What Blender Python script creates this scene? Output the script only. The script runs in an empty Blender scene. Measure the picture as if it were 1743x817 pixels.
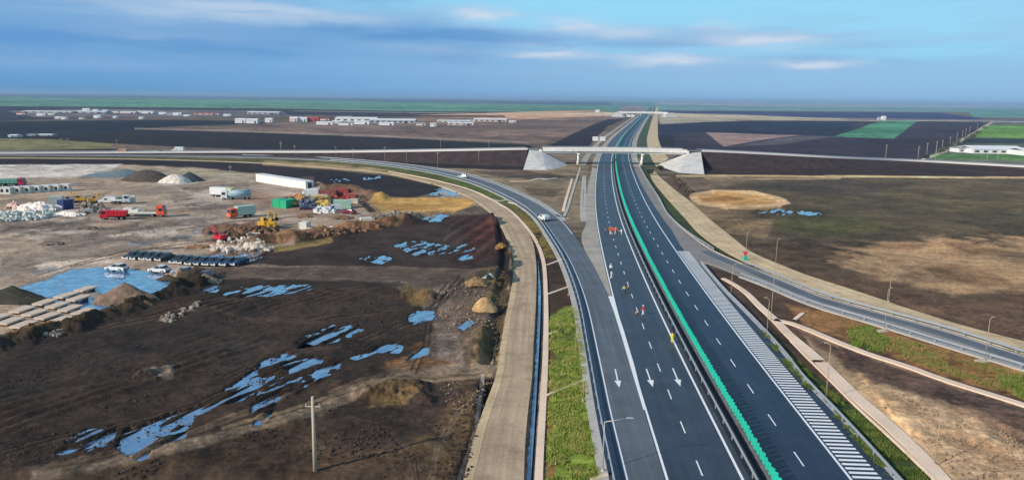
import bpy, bmesh, math, random
import numpy as np
from mathutils import Vector, Matrix
from mathutils.geometry import tessellate_polygon
random.seed(7); RNG = np.random.default_rng(11)
sc = bpy.context.scene; col = sc.collection
PI = math.pi
# ------------------------------------------------------------------ camera model
F = 1300.0; CX, CY = 871.5, 408.5; CAMH = 34.0
pitch = math.atan((CY-168.0)/F); roll = 0.0125
Fw = np.array([0, math.cos(pitch), -math.sin(pitch)])
R0 = np.array([1.0, 0, 0]); U0 = np.array([0, math.sin(pitch), math.cos(pitch)])
Rv = math.cos(roll)*R0+math.sin(roll)*U0
Uv = -math.sin(roll)*R0+math.cos(roll)*U0
def G(px, py, z=0.0):
    d = Fw+(px-CX)/F*Rv-(py-CY)/F*Uv
    t = (z-CAMH)/d[2]
    return Vector((d[0]*t, d[1]*t, z))
def mpp(px, py, z=0.0):
    p = G(px, py, z); d = np.array([p.x, p.y, p.z-CAMH])
    return float(d@Fw)/F
def project(x, y, z):
    dx, dy, dz = x, y, z-CAMH
    w = dx*Fw[0]+dy*Fw[1]+dz*Fw[2]
    return CX+F*(dx*Rv[0]+dy*Rv[1]+dz*Rv[2])/w, CY-F*(dx*Uv[0]+dy*Uv[1]+dz*Uv[2])/w
cam = bpy.data.cameras.new('camera'); cam.sensor_width = 36; cam.lens = 36*F/1743
cam.clip_start = .5; cam.clip_end = 90000
co = bpy.data.objects.new('camera', cam); col.objects.link(co)
M3 = Matrix((Rv, Uv, -Fw)).transposed()
co.matrix_world = Matrix.Translation((0, 0, CAMH)) @ M3.to_4x4()
sc.camera = co
EXPO = 0.25
vs = sc.view_settings; vs.view_transform = 'Standard'; vs.look = 'None'; vs.exposure = EXPO; vs.gamma = 1
vs.use_curve_mapping = False
sc.cycles.max_bounces = 6; sc.cycles.volume_bounces = 0
sc.cycles.use_denoising = True
# ------------------------------------------------------------------ light
SUN_EL = math.radians(27); sdir = Vector((-0.84, -0.54, 0)).normalized()
sunv = Vector((sdir.x*math.cos(SUN_EL), sdir.y*math.cos(SUN_EL), math.sin(SUN_EL)))
sl = bpy.data.lights.new('sun', 'SUN'); sl.energy = 3.6; sl.angle = math.radians(.6); sl.color = (1, .9, .76)
so = bpy.data.objects.new('sun', sl); col.objects.link(so)
so.rotation_euler = sunv.to_track_quat('Z', 'Y').to_euler()
# ------------------------------------------------------------------ node helpers
class NT:
    def __init__(s, tree): s.t = tree; s.n = tree.nodes; s.l = tree.links
    def new(s, typ, **kw):
        nd = s.n.new(typ)
        for k, v in kw.items():
            if k == 'ins':
                for kk, vv in v.items(): s.set(nd, kk, vv)
            else: setattr(nd, k, v)
        return nd
    def set(s, nd, k, v):
        sock = nd.inputs[k]
        if isinstance(v, bpy.types.NodeSocket): s.l.new(v, sock)
        else: sock.default_value = v
    def math(s, op, a, b=0.0, c=None, clamp=False):
        nd = s.new('ShaderNodeMath', operation=op, use_clamp=clamp)
        s.set(nd, 0, a); s.set(nd, 1, b)
        if c is not None: s.set(nd, 2, c)
        return nd.outputs[0]
    def mix(s, f, a, b, mode='MIX'):
        nd = s.new('ShaderNodeMix', data_type='RGBA', blend_type=mode)
        s.set(nd, 0, f)
        for k, v in ((6, a), (7, b)):
            if isinstance(v, (tuple, list)) and len(v) == 3: v = (*v, 1)
            s.set(nd, k, v)
        return nd.outputs[2]
    def noise(s, vec, scale, detail=4, rough=.55, out=0, dist=0):
        nd = s.new('ShaderNodeTexNoise')
        s.set(nd, 'Scale', scale); s.set(nd, 'Detail', detail); s.set(nd, 'Roughness', rough); s.set(nd, 'Distortion', dist)
        if vec is not None: s.set(nd, 'Vector', vec)
        return nd.outputs[out]
    def ramp(s, f, a, b, lo=0.0, hi=1.0, smooth=True):
        nd = s.new('ShaderNodeMapRange', interpolation_type='SMOOTHSTEP' if smooth else 'LINEAR')
        s.set(nd, 0, f); s.set(nd, 1, a); s.set(nd, 2, b); s.set(nd, 3, lo); s.set(nd, 4, hi)
        return nd.outputs[0]
def lin(c): c = c/255.; return c/12.92 if c <= .04045 else ((c+.055)/1.055)**2.4
KILL = (1.02, 1.10, 1.22)            # what a white ground returns in this light (measured), to turn seen colours into albedo
def alb(c, k=1.0):
    return tuple(min(.85, max(.006, lin(v)/q*k)) for v, q in zip(c, KILL))
# ------------------------------------------------------------------ world: sky texture and a broken cloud deck
w = bpy.data.worlds.new('World'); sc.world = w; w.use_nodes = True
T = NT(w.node_tree); T.n.clear()
sky = T.new('ShaderNodeTexSky', sky_type='NISHITA', sun_disc=False)
sky.sun_elevation = SUN_EL; sky.sun_rotation = math.atan2(sdir.x, sdir.y); sky.air_density = 1.3; sky.dust_density = .4; sky.ozone_density = 2
SKS = .1
tc = T.new('ShaderNodeTexCoord'); sp = T.new('ShaderNodeSeparateXYZ'); T.l.new(tc.outputs['Generated'], sp.inputs[0])
az = T.math('ARCTAN2', sp.outputs[0], sp.outputs[1]); el = T.math('ARCSINE', sp.outputs[2])
def skv(sx, sz, off=0.):
    cb = T.new('ShaderNodeCombineXYZ'); T.set(cb, 0, T.math('MULTIPLY', az, sx)); T.set(cb, 1, T.math('MULTIPLY', el, sz)); T.set(cb, 2, off)
    return cb.outputs[0]
E = 1/SKS/2**EXPO
def sc3(c, k=1.0): return tuple(lin(v)*E*k for v in c)
n_big = T.noise(skv(2.2, 11), 1.6, 5, .5)
n_str = T.noise(skv(2.4, 22, 5.), 1.3, 4, .5, dist=.2)
n_puf = T.noise(skv(4.2, 44, 2.4), 1.35, 4, .5, dist=.2)
# left/low side is a deep blue stratus, right/high side is clear pale cyan
side = T.math('ADD', T.math('MULTIPLY', az, 1.35), T.math('MULTIPLY', el, 7.5))
side = T.math('ADD', side, T.math('MULTIPLY', T.math('SUBTRACT', n_big, .5), 1.1))
clear_fac = T.ramp(side, .12, .88)
base = T.mix(clear_fac, sc3((116, 168, 218)), sc3((150, 217, 250)))
base = T.mix(.04, base, sky.outputs[0])
lowl = T.ramp(T.math('ADD', az, T.math('MULTIPLY', el, 4.)), -.75, .45)
low = T.mix(lowl, sc3((88, 152, 210)), sc3((148, 194, 232)))
lowf = T.ramp(T.math('ADD', el, T.math('MULTIPLY', T.math('SUBTRACT', n_str, .5), .05)), .075, .028)
skyc = T.mix(lowf, base, low)
nw1 = T.noise(skv(9., 30, 1.), 1.5, 5, .6); nw2 = T.noise(skv(9., 30, 9.), 1.5, 5, .6)
azd = T.math('ADD', az, T.math('MULTIPLY', T.math('SUBTRACT', nw1, .5), .10))
eld = T.math('ADD', el, T.math('MULTIPLY', T.math('SUBTRACT', nw2, .5), .022))
def cloud(lst):                                                   # soft banks of cloud at given bearings and heights
    tot = None
    for px, py, wx, wy, k in lst:
        a = T.math('DIVIDE', T.math('SUBTRACT', azd, (px-871)/1300), wx/1300); e = T.math('DIVIDE', T.math('SUBTRACT', eld, (168-py)/1300), wy*1.3/1300)
        g = T.math('MULTIPLY', T.math('EXPONENT', T.math('MULTIPLY', T.math('ADD', T.math('MULTIPLY', a, a), T.math('MULTIPLY', e, e)), -1.)), k)
        tot = g if tot is None else T.math('ADD', tot, g)
    return T.math('MINIMUM', tot, 1.)
tex = T.ramp(n_puf, .32, .64, .2, 1.25)
darkb = cloud([(640, 66, 330, 20, .85), (300, 14, 220, 10, .8), (200, 78, 260, 12, .7), (60, 90, 260, 26, .5), (520, 14, 150, 10, .45), (1000, 78, 260, 9, .6), (1330, 95, 300, 12, .4), (1240, 62, 90, 8, .35), (480, 110, 500, 26, .5)])
skyc = T.mix(T.math('MULTIPLY', darkb, tex), skyc, sc3((92, 152, 210)))
greyb = cloud([(1735, 22, 60, 15, .8), (1540, 4, 80, 8, .6), (1100, 68, 230, 14, .55), (1500, 70, 330, 30, .45), (60, 36, 220, 20, .75), (330, 50, 160, 14, .6), (560, 46, 140, 12, .65), (740, 26, 110, 8, .6), (180, 120, 300, 14, .35), (900, 120, 300, 12, .4)])
skyc = T.mix(T.math('MULTIPLY', greyb, tex), skyc, sc3((158, 192, 226)))
litb = cloud([(820, 40, 55, 11, .9), (965, 46, 55, 8, .75), (935, 92, 75, 9, .95), (1120, 102, 85, 8, .9), (1270, 77, 70, 11, .95), (1345, 109, 60, 5, .8), (1050, 60, 60, 7, .5), (1210, 50, 45, 6, .5), (400, 34, 120, 14, .45), (560, 36, 90, 10, .45), (350, 75, 160, 10, .3), (700, 88, 120, 8, .3)])
skyc = T.mix(T.math('MULTIPLY', litb, tex), skyc, sc3((206, 220, 238)))
hz = T.ramp(el, .016, -.002)
skyc = T.mix(T.math('MULTIPLY', hz, .55), skyc, T.mix(T.ramp(az, -.6, .5), sc3((78, 140, 196)), sc3((146, 190, 230))))
bg = T.new('ShaderNodeBackground'); T.set(bg, 1, SKS)
hi = T.ramp(el, .25, .6)                                          # overhead the plain sky texture
T.set(bg, 0, T.mix(hi, skyc, sky.outputs[0]))
out = T.new('ShaderNodeOutputWorld'); T.l.new(bg.outputs[0], out.inputs[0])
# ------------------------------------------------------------------ materials
MATS = {}
def mat(name, c, rough=.8, metal=0., noise=0., nscale=1., spec=.4, emit=None, dirt=None, bump=0.):
    if name in MATS: return MATS[name]
    m = bpy.data.materials.new(name); m.use_nodes = True; t = NT(m.node_tree); b = t.n['Principled BSDF']
    colr = (*c, 1)
    tcn = t.new('ShaderNodeTexCoord').outputs['Object']
    if noise:
        f = t.noise(tcn, nscale, 5, .6)
        f2 = t.ramp(f, .3, .7, 1-noise, 1+noise)
        vm = t.new('ShaderNodeVectorMath', operation='SCALE'); vm.inputs[0].default_value = c; t.set(vm, 'Scale', f2)
        colr = vm.outputs[0]
    if dirt:
        f = t.ramp(t.noise(tcn, nscale*.6, 6, .7), .48, .68)
        colr = t.mix(t.math('MULTIPLY', f, .7), colr, dirt)
    t.set(b, 'Base Color', colr); t.set(b, 'Roughness', rough); t.set(b, 'Metallic', metal); t.set(b, 'Specular IOR Level', spec)
    if bump:
        bn = t.new('ShaderNodeBump'); t.set(bn, 'Height', t.noise(tcn, nscale*3, 4)); t.set(bn, 'Strength', bump); t.set(bn, 'Distance', .05)
        t.set(b, 'Normal', bn.outputs[0])
    MATS[name] = m; return m
# ------------------------------------------------------------------ mesh builder
def newobj(name, me, parent=None):
    o = bpy.data.objects.new(name, me); col.objects.link(o)
    if parent: o.parent = parent
    return o
class MB:
    def __init__(s): s.v = []; s.f = []; s.sm = []
    def add(s, vs, fs, smooth=False):
        k = len(s.v); s.v += [tuple(v) for v in vs]; s.f += [tuple(i+k for i in f) for f in fs]; s.sm += [smooth]*len(fs); return s
    def box(s, c, d, rz=0., bev=0., taper=(1, 1), ry=0.):
        x, y, z = [q/2 for q in d]; tx, ty = taper
        vs = []
        for zz, ax, ay in ((-z, x, y), (z, x*tx, y*ty)):
            b = min(bev, ax*.4, ay*.4)
            if bev: ring = [(-ax+b, -ay), (ax-b, -ay), (ax, -ay+b), (ax, ay-b), (ax-b, ay), (-ax+b, ay), (-ax, ay-b), (-ax, -ay+b)]
            else: ring = [(-ax, -ay), (ax, -ay), (ax, ay), (-ax, ay)]
            vs += [(p[0], p[1], zz) for p in ring]
        n = len(vs)//2; cs, sn = math.cos(rz), math.sin(rz); cy, sy = math.cos(ry), math.sin(ry)
        o = []
        for a, b, e in vs:
            a, e = a*cy+e*sy, -a*sy+e*cy
            o.append((c[0]+a*cs-b*sn, c[1]+a*sn+b*cs, c[2]+e))
        fs = [tuple(range(n-1, -1, -1)), tuple(range(n, 2*n))]+[(i, (i+1) % n, n+(i+1) % n, n+i) for i in range(n)]
        return s.add(o, fs)
    def cyl(s, p0, p1, r0, r1=None, n=8, caps=True, smooth=True):
        r1 = r0 if r1 is None else r1
        p0, p1 = Vector(p0), Vector(p1); d = (p1-p0).normalized()
        a = d.orthogonal().normalized(); b = d.cross(a)
        vs = [tuple(p+(a*math.cos(2*PI*i/n)+b*math.sin(2*PI*i/n))*r) for p, r in ((p0, r0), (p1, r1)) for i in range(n)]
        s.add(vs, [(i, (i+1) % n, n+(i+1) % n, n+i) for i in range(n)], smooth)
        if caps: k = len(s.v)-2*n; s.f += [tuple(k+i for i in range(n-1, -1, -1)), tuple(k+n+i for i in range(n))]; s.sm += [False]*2
        return s
    def prism(s, prof, y0, y1, inset=None):      # profile in xz, extruded in y; inset: ends pulled in per profile point
        n = len(prof); ins = inset or [0]*n
        vs = [(x, y0+i, z) for (x, z), i in zip(prof, ins)]+[(x, y1-i, z) for (x, z), i in zip(prof, ins)]
        return s.add(vs, [tuple(range(n)), tuple(range(2*n-1, n-1, -1))]+[(i, n+i, n+(i+1) % n, (i+1) % n) for i in range(n)])
    def quad(s, a, b, c, d): return s.add([a, b, c, d], [(0, 1, 2, 3)])
    def build(s, name, m, parent=None, loc=None, rz=0.):
        me = bpy.data.meshes.new(name); me.from_pydata(s.v, [], s.f); me.materials.append(m)
        me.polygons.foreach_set('use_smooth', s.sm); me.update()
        bm = bmesh.new(); bm.from_mesh(me); bmesh.ops.recalc_face_normals(bm, faces=bm.faces); bm.to_mesh(me); bm.free()
        o = newobj(name, me, parent)
        if loc is not None: o.location = loc; o.rotation_euler = (0, 0, rz)
        return o
def tag(o, label=None, cat=None, group=None, kind=None):
    for k, v in (('label', label), ('category', cat), ('group', group), ('kind', kind)):
        if v: o[k] = v
    return o
def thing(name, loc, rz, label, cat, group=None):
    o = bpy.data.objects.new(name, None); o.empty_display_size = .3; col.objects.link(o)
    o.location = loc; o.rotation_euler = (0, 0, rz); return tag(o, label, cat, group)
def copy_tree(o, parent=None):
    c = o.copy(); col.objects.link(c); c.parent = parent
    for ch in list(o.children): copy_tree(ch, c)
    return c
def dup(o, loc, rz, label):
    c = copy_tree(o); c.location = loc; c.rotation_euler = (0, 0, rz); c['label'] = label; return c
# ------------------------------------------------------------------ curves and ribbons
def spline(P, n=200, uniform=False):
    P = np.array([tuple(p) for p in P], float)
    if len(P) == 2: t = np.linspace(0, 1, n)[:, None]; return P[0]*(1-t)+P[1]*t
    L = np.r_[0, np.cumsum(np.linalg.norm(np.diff(P, axis=0), axis=1))]
    m = np.zeros_like(P); d = np.diff(P, axis=0)/np.diff(L)[:, None]
    h = np.diff(L)
    m[1:-1] = (d[:-1]*h[1:, None]+d[1:]*h[:-1, None])/(h[:-1]+h[1:])[:, None]; m[0] = d[0]; m[-1] = d[-1]
    s = np.linspace(0, 1, n); s = L[-1]*s if uniform else L[-1]*(s**2*.75+s*.25)
    i = np.clip(np.searchsorted(L, s, side='right')-1, 0, len(h)-1)
    u = (s-L[i])/h[i]; H = h[i][:, None]; u = u[:, None]
    return (2*u**3-3*u**2+1)*P[i]+(u**3-2*u**2+u)*H*m[i]+(-2*u**3+3*u**2)*P[i+1]+(u**3-u**2)*H*m[i+1]
def W(pts, z=0.): return [G(p[0], p[1], p[2] if len(p) > 2 else z) for p in pts]
def arclen(P): return np.r_[0, np.cumsum(np.linalg.norm(np.diff(P[:, :2], axis=0), axis=1))]
def offset(P, d):
    t = np.gradient(P[:, :2], axis=0); t /= np.linalg.norm(t, axis=1)[:, None]
    Q = P.copy(); Q[:, 0] += t[:, 1]*d; Q[:, 1] -= t[:, 0]*d; return Q       # + is right of travel
def resample(P, step):
    L = arclen(P); s = np.arange(0, L[-1], step)
    return np.stack([np.interp(s, L, P[:, k]) for k in range(P.shape[1])], 1)
FLAT = []                                          # pixel outlines under which the terrain is kept flat
def ribbon(name, L, R, m, z=.2, skirt=.35, flat=True, grow=5, kind='structure', across=1):
    L = np.array(L); R = np.array(R); n = len(L)
    if z is not None: L = L.copy(); R = R.copy(); L[:, 2] = z; R[:, 2] = z
    vs = []; fs = []; uv = []
    s = arclen((L+R)/2)
    wdt = np.linalg.norm(L-R, axis=1)
    K = across+3
    for i in range(n):
        a, b = L[i], R[i]
        vs.append((a[0], a[1], a[2]-skirt)); uv.append((0, s[i]))
        for k in range(across+1):
            q = k/across; vs.append(tuple(a*(1-q)+b*q)); uv.append((q*wdt[i], s[i]))
        vs.append((b[0], b[1], b[2]-skirt)); uv.append((wdt[i], s[i]))
    for i in range(n-1):
        for k in range(K-1): fs.append((i*K+k, i*K+k+1, (i+1)*K+k+1, (i+1)*K+k))
    me = bpy.data.meshes.new(name); me.from_pydata(vs, [], fs); me.materials.append(m)
    ul = me.uv_layers.new(name='along'); li = np.zeros(len(me.loops), int); me.loops.foreach_get('vertex_index', li)
    ul.data.foreach_set('uv', np.array(uv)[li].ravel()); me.update()
    bm = bmesh.new(); bm.from_mesh(me)
    for fa in bm.faces:
        if fa.normal.z < 0: fa.normal_flip()
    bm.to_mesh(me); bm.free()
    o = newobj(name, me); tag(o, kind=kind)
    if flat:
        st = max(1, n//60)
        def pj(A): return [project(*A[i]) for i in range(0, n, st)]+[project(*A[-1])]
        FLAT.append((pj(L)+pj(R)[::-1], grow))
    return o
def poly_sheet(name, pts, m, z, thick=0., kind='structure'):
    P = [Vector((p[0], p[1], z)) for p in pts]
    tri = tessellate_polygon([P])
    vs = [tuple(p) for p in P]; fs = [tuple(t) for t in tri]
    if thick:
        n = len(P); vs += [(p.x, p.y, z-thick) for p in P]; fs += [(i, (i+1) % n, n+(i+1) % n, n+i) for i in range(n)]
    me = bpy.data.meshes.new(name); me.from_pydata(vs, [], fs); me.materials.append(m); me.update()
    bm = bmesh.new(); bm.from_mesh(me)
    for fa in bm.faces:
        if fa.normal.z < -.01: fa.normal_flip()
    bm.to_mesh(me); bm.free()
    o = newobj(name, me); tag(o, kind=kind); return o
HAZE_D = 9e-5
# ------------------------------------------------------------------ numpy noise
def vnoise(x, y, seed=0):
    xi = np.floor(x).astype(np.int64); yi = np.floor(y).astype(np.int64); fx = x-xi; fy = y-yi
    fx = fx*fx*(3-2*fx); fy = fy*fy*(3-2*fy)
    def h(a, b):
        n = (a*374761393+b*668265263+seed*974634777) & 0xffffffff
        n = ((n ^ (n >> 13))*1274126177) & 0xffffffff
        return ((n ^ (n >> 16)) & 0xffff)/65535.
    return (h(xi, yi)*(1-fx)+h(xi+1, yi)*fx)*(1-fy)+(h(xi, yi+1)*(1-fx)+h(xi+1, yi+1)*fx)*fy
def fbm(x, y, s, o=4, seed=0):
    r = 0; a = 1; t = 0; x = x/s; y = y/s
    for k in range(o): r = r+a*vnoise(x, y, seed+k); t += a; a *= .55; x = x*2.03+7.1; y = y*2.03+3.3
    return r/t
def sdist(px, py, poly):
    """signed distance, positive inside"""
    P = np.array([p[:2] for p in poly], float); n = len(P); d = np.full(px.shape, 1e9); ins = np.zeros(px.shape, bool)
    for i in range(n):
        ax, ay = P[i]; bx, by = P[(i+1) % n]; ex, ey = bx-ax, by-ay; q = ex*ex+ey*ey
        if q < 1e-9: continue
        t = np.clip(((px-ax)*ex+(py-ay)*ey)/q, 0, 1); d = np.minimum(d, (px-ax-t*ex)**2+(py-ay-t*ey)**2)
        if abs(ey) > 1e-9:
            c = (ay > py) != (by > py); ins ^= c & (px < ex*(py-ay)/ey+ax)
    d = np.sqrt(d); return np.where(ins, d, -d)
def ldist(px, py, line):
    P = np.array([p[:2] for p in line], float); d = np.full(px.shape, 1e18)
    for i in range(len(P)-1):
        ax, ay = P[i]; ex, ey = P[i+1]-P[i]; q = ex*ex+ey*ey+1e-9
        t = np.clip(((px-ax)*ex+(py-ay)*ey)/q, 0, 1); d = np.minimum(d, (px-ax-t*ex)**2+(py-ay-t*ey)**2)
    return np.sqrt(d)
def sstep(x): x = np.clip(x, 0, 1); return x*x*(3-2*x)
# the soil map: outlines of fields, verges and yards. (outline, seen colour, softness, roughness of the outline)
Z = []
def zone(pts, c, soft=3., jit=4., amt=1.): Z.append(('p', pts, c, soft, jit, amt))
def zline(pts, wd, c, soft=3., jit=2., amt=1.): Z.append(('l', pts, c, soft, jit, amt, wd))
zone([(-900,178),(2600,178),(2600,1500),(-900,1500)], (112,100,90), 2, 0)
# far country, left
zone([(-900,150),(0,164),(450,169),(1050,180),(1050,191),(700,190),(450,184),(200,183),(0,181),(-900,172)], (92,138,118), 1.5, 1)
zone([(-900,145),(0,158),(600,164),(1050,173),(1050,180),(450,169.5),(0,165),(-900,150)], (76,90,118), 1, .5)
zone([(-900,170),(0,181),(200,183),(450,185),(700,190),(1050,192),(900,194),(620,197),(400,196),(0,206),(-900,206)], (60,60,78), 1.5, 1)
zone([(1040,172),(1130,172),(1130,192),(1040,192)], (92,132,132), 1, 1)
zone([(1060,181),(1090,179),(1098,190),(1050,190)], (140,122,134), 1, 1.5, .8)
zone([(10,189),(120,186),(480,190),(500,198),(300,200),(60,200)], (112,106,110), 2, 2)
zone([(-900,205),(0,207),(300,204),(400,206),(540,214),(400,222),(0,238),(-900,240)], (40,44,58), 1.5, 1)
zone([(330,214),(480,210),(600,212),(900,205),(1050,200),(985,222),(920,249),(900,244),(650,232),(400,222),(240,219)], (122,104,98), 2, 2)
zone([(640,216),(800,214),(960,216),(900,224),(700,222)], (108,94,88), 4, 5, .8)
zone([(680,197),(1000,188),(1066,193),(1050,200),(900,203),(720,200)], (196,156,128), 1, 1)
zone([(620,203),(700,202),(900,203),(1060,196),(1050,203),(900,206),(640,207)], (150,124,112), 1, 1)
zone([(600,196),(860,197),(860,199.5),(600,199.5)], (64,50,56), .8, .5)
zone([(-900,236),(0,238),(240,222),(400,225),(650,234),(900,247),(910,252),(600,258),(400,257),(-900,257)], (48,44,50), 1.2, .8)
zline([(230,219),(400,223),(650,232),(900,243)], 1.5, (140,126,120), 1, .6)
zone([(930,250),(1010,212),(1035,203),(1064,203),(1035,215),(1000,252)], (50,42,58), 1, 1)
zone([(-900,240),(0,236),(80,237),(190,245),(265,252),(0,257),(-900,260)], (124,120,84), 1.5, 1.5)
zone([(190,245),(420,255),(260,257),(190,254)], (120,104,92), 1.5, 1)
zone([(-900,264),(0,262.5),(400,260),(600,262),(915,257),(915,292),(740,287),(600,274),(450,268),(0,267),(-900,268)], (52,47,50), 1.2, 1)
zone([(740,287),(900,291),(1000,275),(1004,380),(958,378),(900,334),(816,305)], (132,118,98), 3, 4)
zone([(800,292),(900,292),(960,300),(900,306),(840,300)], (78,66,64), 3, 4, .8)
zone([(885,318),(960,322),(940,338),(900,330)], (98,84,70), 4, 6, .7)
# verge between ramp and service road
zone([(-900,268),(0,266.5),(245,267.5),(450,271),(600,276),(700,284),(780,298),(860,330),(905,352),(935,385),(955,425),(975,480),(985,520),(925,520),(922,440),(905,402),(866,357),(782,319),(660,293),(560,284),(450,277),(245,271.5),(0,270),(-900,270)], (98,98,62), 1.5, 2)
zone([(600,277),(780,299),(860,332),(880,352),(840,340),(740,300)], (88,108,48), 2, 3, .8)
zone([(870,352),(925,392),(942,440),(926,440),(905,398)], (128,108,62), 3, 3, .8)
zone([(905,412),(948,418),(976,498),(988,545),(927,545),(922,440)], (84,66,56), 3, 4)
zone([(928,540),(982,512),(1000,600),(1012,720),(1032,830),(1036,1100),(880,1100),(930,817),(933,680),(930,600)], (112,132,56), 4, 8)
zone([(930,560),(945,560),(940,700),(948,817),(930,817),(929,700)], (128,88,60), 4, 5, .8)
zone([(965,735),(1000,742),(1000,765),(968,770)], (104,92,58), 8, 8, .8)
zone([(940,560),(985,545),(992,585),(945,600)], (104,118,58), 8, 8, .7)
# left black field, yard
zone([(-900,270),(0,270.5),(245,272),(450,279),(560,287),(660,296),(745,314),(756,325),(700,337),(620,332),(540,318),(450,297),(330,285),(200,280),(-900,284)], (50,42,46), 1.5, 1.5)
zone([(-900,282),(0,282),(200,280),(330,286),(440,299),(540,319),(600,340),(645,365),(600,382),(460,402),(352,434),(330,456),(420,452),(560,450),(480,474),(300,480),(150,540),(0,585),(-900,800)], (166,149,134), 3, 4)
zone([(440,297),(540,319),(600,338),(620,350),(560,372),(470,360),(400,335)], (140,116,100), 6, 6, .8)
zone([(-900,281),(0,281),(208,279),(190,290),(130,301),(0,304),(-900,310)], (206,199,196), 2, 2)
zone([(190,288),(230,286),(340,288),(400,292),(440,302),(430,312),(330,300),(250,312),(190,300)], (150,143,126), 3, 3, .8)
zone([(240,305),(300,302),(345,306),(330,313),(280,316)], (186,180,176), 2, 3, .9)
zone([(430,305),(480,312),(540,330),(470,335),(420,320)], (170,156,146), 5, 4, .8)
zone([(360,400),(560,385),(600,382),(560,400),(400,440),(350,425)], (158,126,104), 5, 5, .7)
for pts in ([(0,372),(120,366),(210,376),(100,392),(0,396)], [(60,400),(200,385),(330,366),(360,380),(200,415),(80,428)], [(0,440),(120,420),(240,400),(260,415),(120,452),(0,470)], [(150,320),(260,318),(330,326),(240,334)], [(290,330),(400,352),(360,362),(280,348)]):
    zone(pts, (128,117,110), 6, 14, .8)
for pts in ([(20,395),(140,384),(170,392),(60,410)], [(210,392),(300,380),(350,384),(260,404)], [(60,452),(180,440),(200,450),(70,470)], [(300,320),(360,330),(400,345),(330,340)]):
    zone(pts, (196,184,174), 6, 14, .75)
for pts in ([(215,415),(320,398),(330,402),(225,420)], [(320,392),(385,388),(380,396),(330,400)], [(50,462),(100,455),(100,460),(55,468)], [(560,352),(600,350),(600,356),(565,358)]):
    zone(pts, (120,128,140), 3, 6, .8)
zone([(625,345),(642,339),(760,337),(805,341),(806,352),(775,363),(650,364)], (192,154,92), 1.5, 2)
zone([(650,350),(700,346),(760,350),(740,358),(670,360)], (160,124,70), 4, 4, .8)
zone([(745,325),(775,318),(850,342),(830,352),(806,352),(805,340),(760,338)], (190,166,150), 2, 2)
zone([(608,346),(625,345),(648,364),(775,363),(770,370),(720,372),(600,386),(450,424),(560,392),(640,372)], (140,122,106), 3, 3)
zone([(612,347),(622,346),(640,362),(628,362)], (62,52,48), 1.5, 1)
zone([(540,318),(600,322),(640,338),(612,346),(560,330)], (118,92,76), 3, 4, .9)
zone([(455,426),(600,388),(720,373),(840,363),(868,400),(872,450),(800,458),(650,452),(480,452),(430,446)], (70,58,54), 2, 4)
zone([(756,366),(840,366),(862,400),(852,440),(795,452),(800,410)], (72,50,46), 4, 5)
zone([(800,382),(835,376),(845,400),(812,410)], (96,56,50), 5, 5, .7)
_r = random.Random(5)
for _ in range(26):
    x0 = _r.uniform(-60, 380); y0 = _r.uniform(318, 440); dx = _r.uniform(80, 260); dy = _r.uniform(-34, 6)
    c_ = _r.choice([(106,96,90), (112,102,96), (196,184,176), (186,174,164)]); pts_ = [(x0+dx*q/6, y0+dy*q/6+_r.uniform(-2, 2)) for q in range(7)]
    for o_ in (0, _r.uniform(2.2, 4)): zline([(a, b+o_) for a, b in pts_], _r.uniform(.7, 1.4), c_, 1.2, .8, .7)
for pts_ in ([(330,464),(480,460),(640,464),(740,470),(770,500),(770,560),(780,625)], [(330,470),(480,467),(620,470),(720,480),(752,520),(758,570),(764,630)], [(60,470),(200,430),(330,414),(430,402),(600,390)], [(120,455),(260,424),(360,420)], [(600,345),(560,362),(480,372),(400,378),(300,392)]):
    zline(pts_, 1.2, (84,74,68), 1.5, 1, .7); zline([(a+5, b+4) for a, b in pts_], 1.2, (150,138,126), 1.5, 1, .6)
for _ in range(22):
    x0 = _r.uniform(1380, 1720); y0 = _r.uniform(415, 500); zline([(x0, y0), (x0+60, y0+_r.uniform(4, 12)), (x0+140, y0+_r.uniform(18, 36))], _r.uniform(1, 2.4), _r.choice([(104,84,62), (182,154,122), (124,102,76)]), 3, 3, .7)
for _ in range(26):
    x0 = _r.uniform(1260, 1700); y0 = _r.uniform(312, 408); zline([(x0, y0), (x0+120, y0+_r.uniform(-4, 4))], _r.uniform(.8, 2.4), _r.choice([(58,52,50), (120,106,80), (100,100,60), (70,68,76)]), 3, 3, .65)
for _ in range(16):
    x0 = _r.uniform(1440, 1700); y0 = _r.uniform(660, 790); zline([(x0, y0), (x0+90, y0+_r.uniform(30, 60))], _r.uniform(1.5, 4), _r.choice([(116,94,76), (192,168,138), (136,112,90)]), 4, 5, .7)
# middle tracks and dark field
zone([(330,456),(420,453),(560,452),(680,456),(800,458),(840,466),(838,530),(826,640),(766,624),(740,520),(690,477),(500,472),(330,478)], (108,94,84), 4, 5)
zone([(740,480),(765,480),(780,560),(790,640),(750,640),(742,560)], (124,112,106), 5, 5, .7)
zone([(-900,820),(0,592),(150,552),(300,492),(340,474),(480,474),(640,478),(700,500),(742,560),(700,600),(600,690),(400,760),(-900,1300)], (68,57,50), 4, 6)
zone([(0,600),(200,545),(420,510),(500,500),(420,560),(250,600),(0,680)], (58,50,47), 15, 20, .8)
zone([(-900,1100),(0,800),(300,762),(470,716),(640,655),(700,632),(860,638),(846,700),(800,830),(700,1300),(-900,1500)], (88,72,58), 6, 9)
zone([(540,690),(700,650),(800,660),(760,740),(600,770)], (66,55,52), 25, 25, .8)
zone([(700,760),(800,680),(830,690),(790,790),(740,817)], (98,80,54), 12, 12, .6)
zone([(330,610),(420,560),(480,590),(380,640)], (72,64,62), 15, 15, .7)
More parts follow.
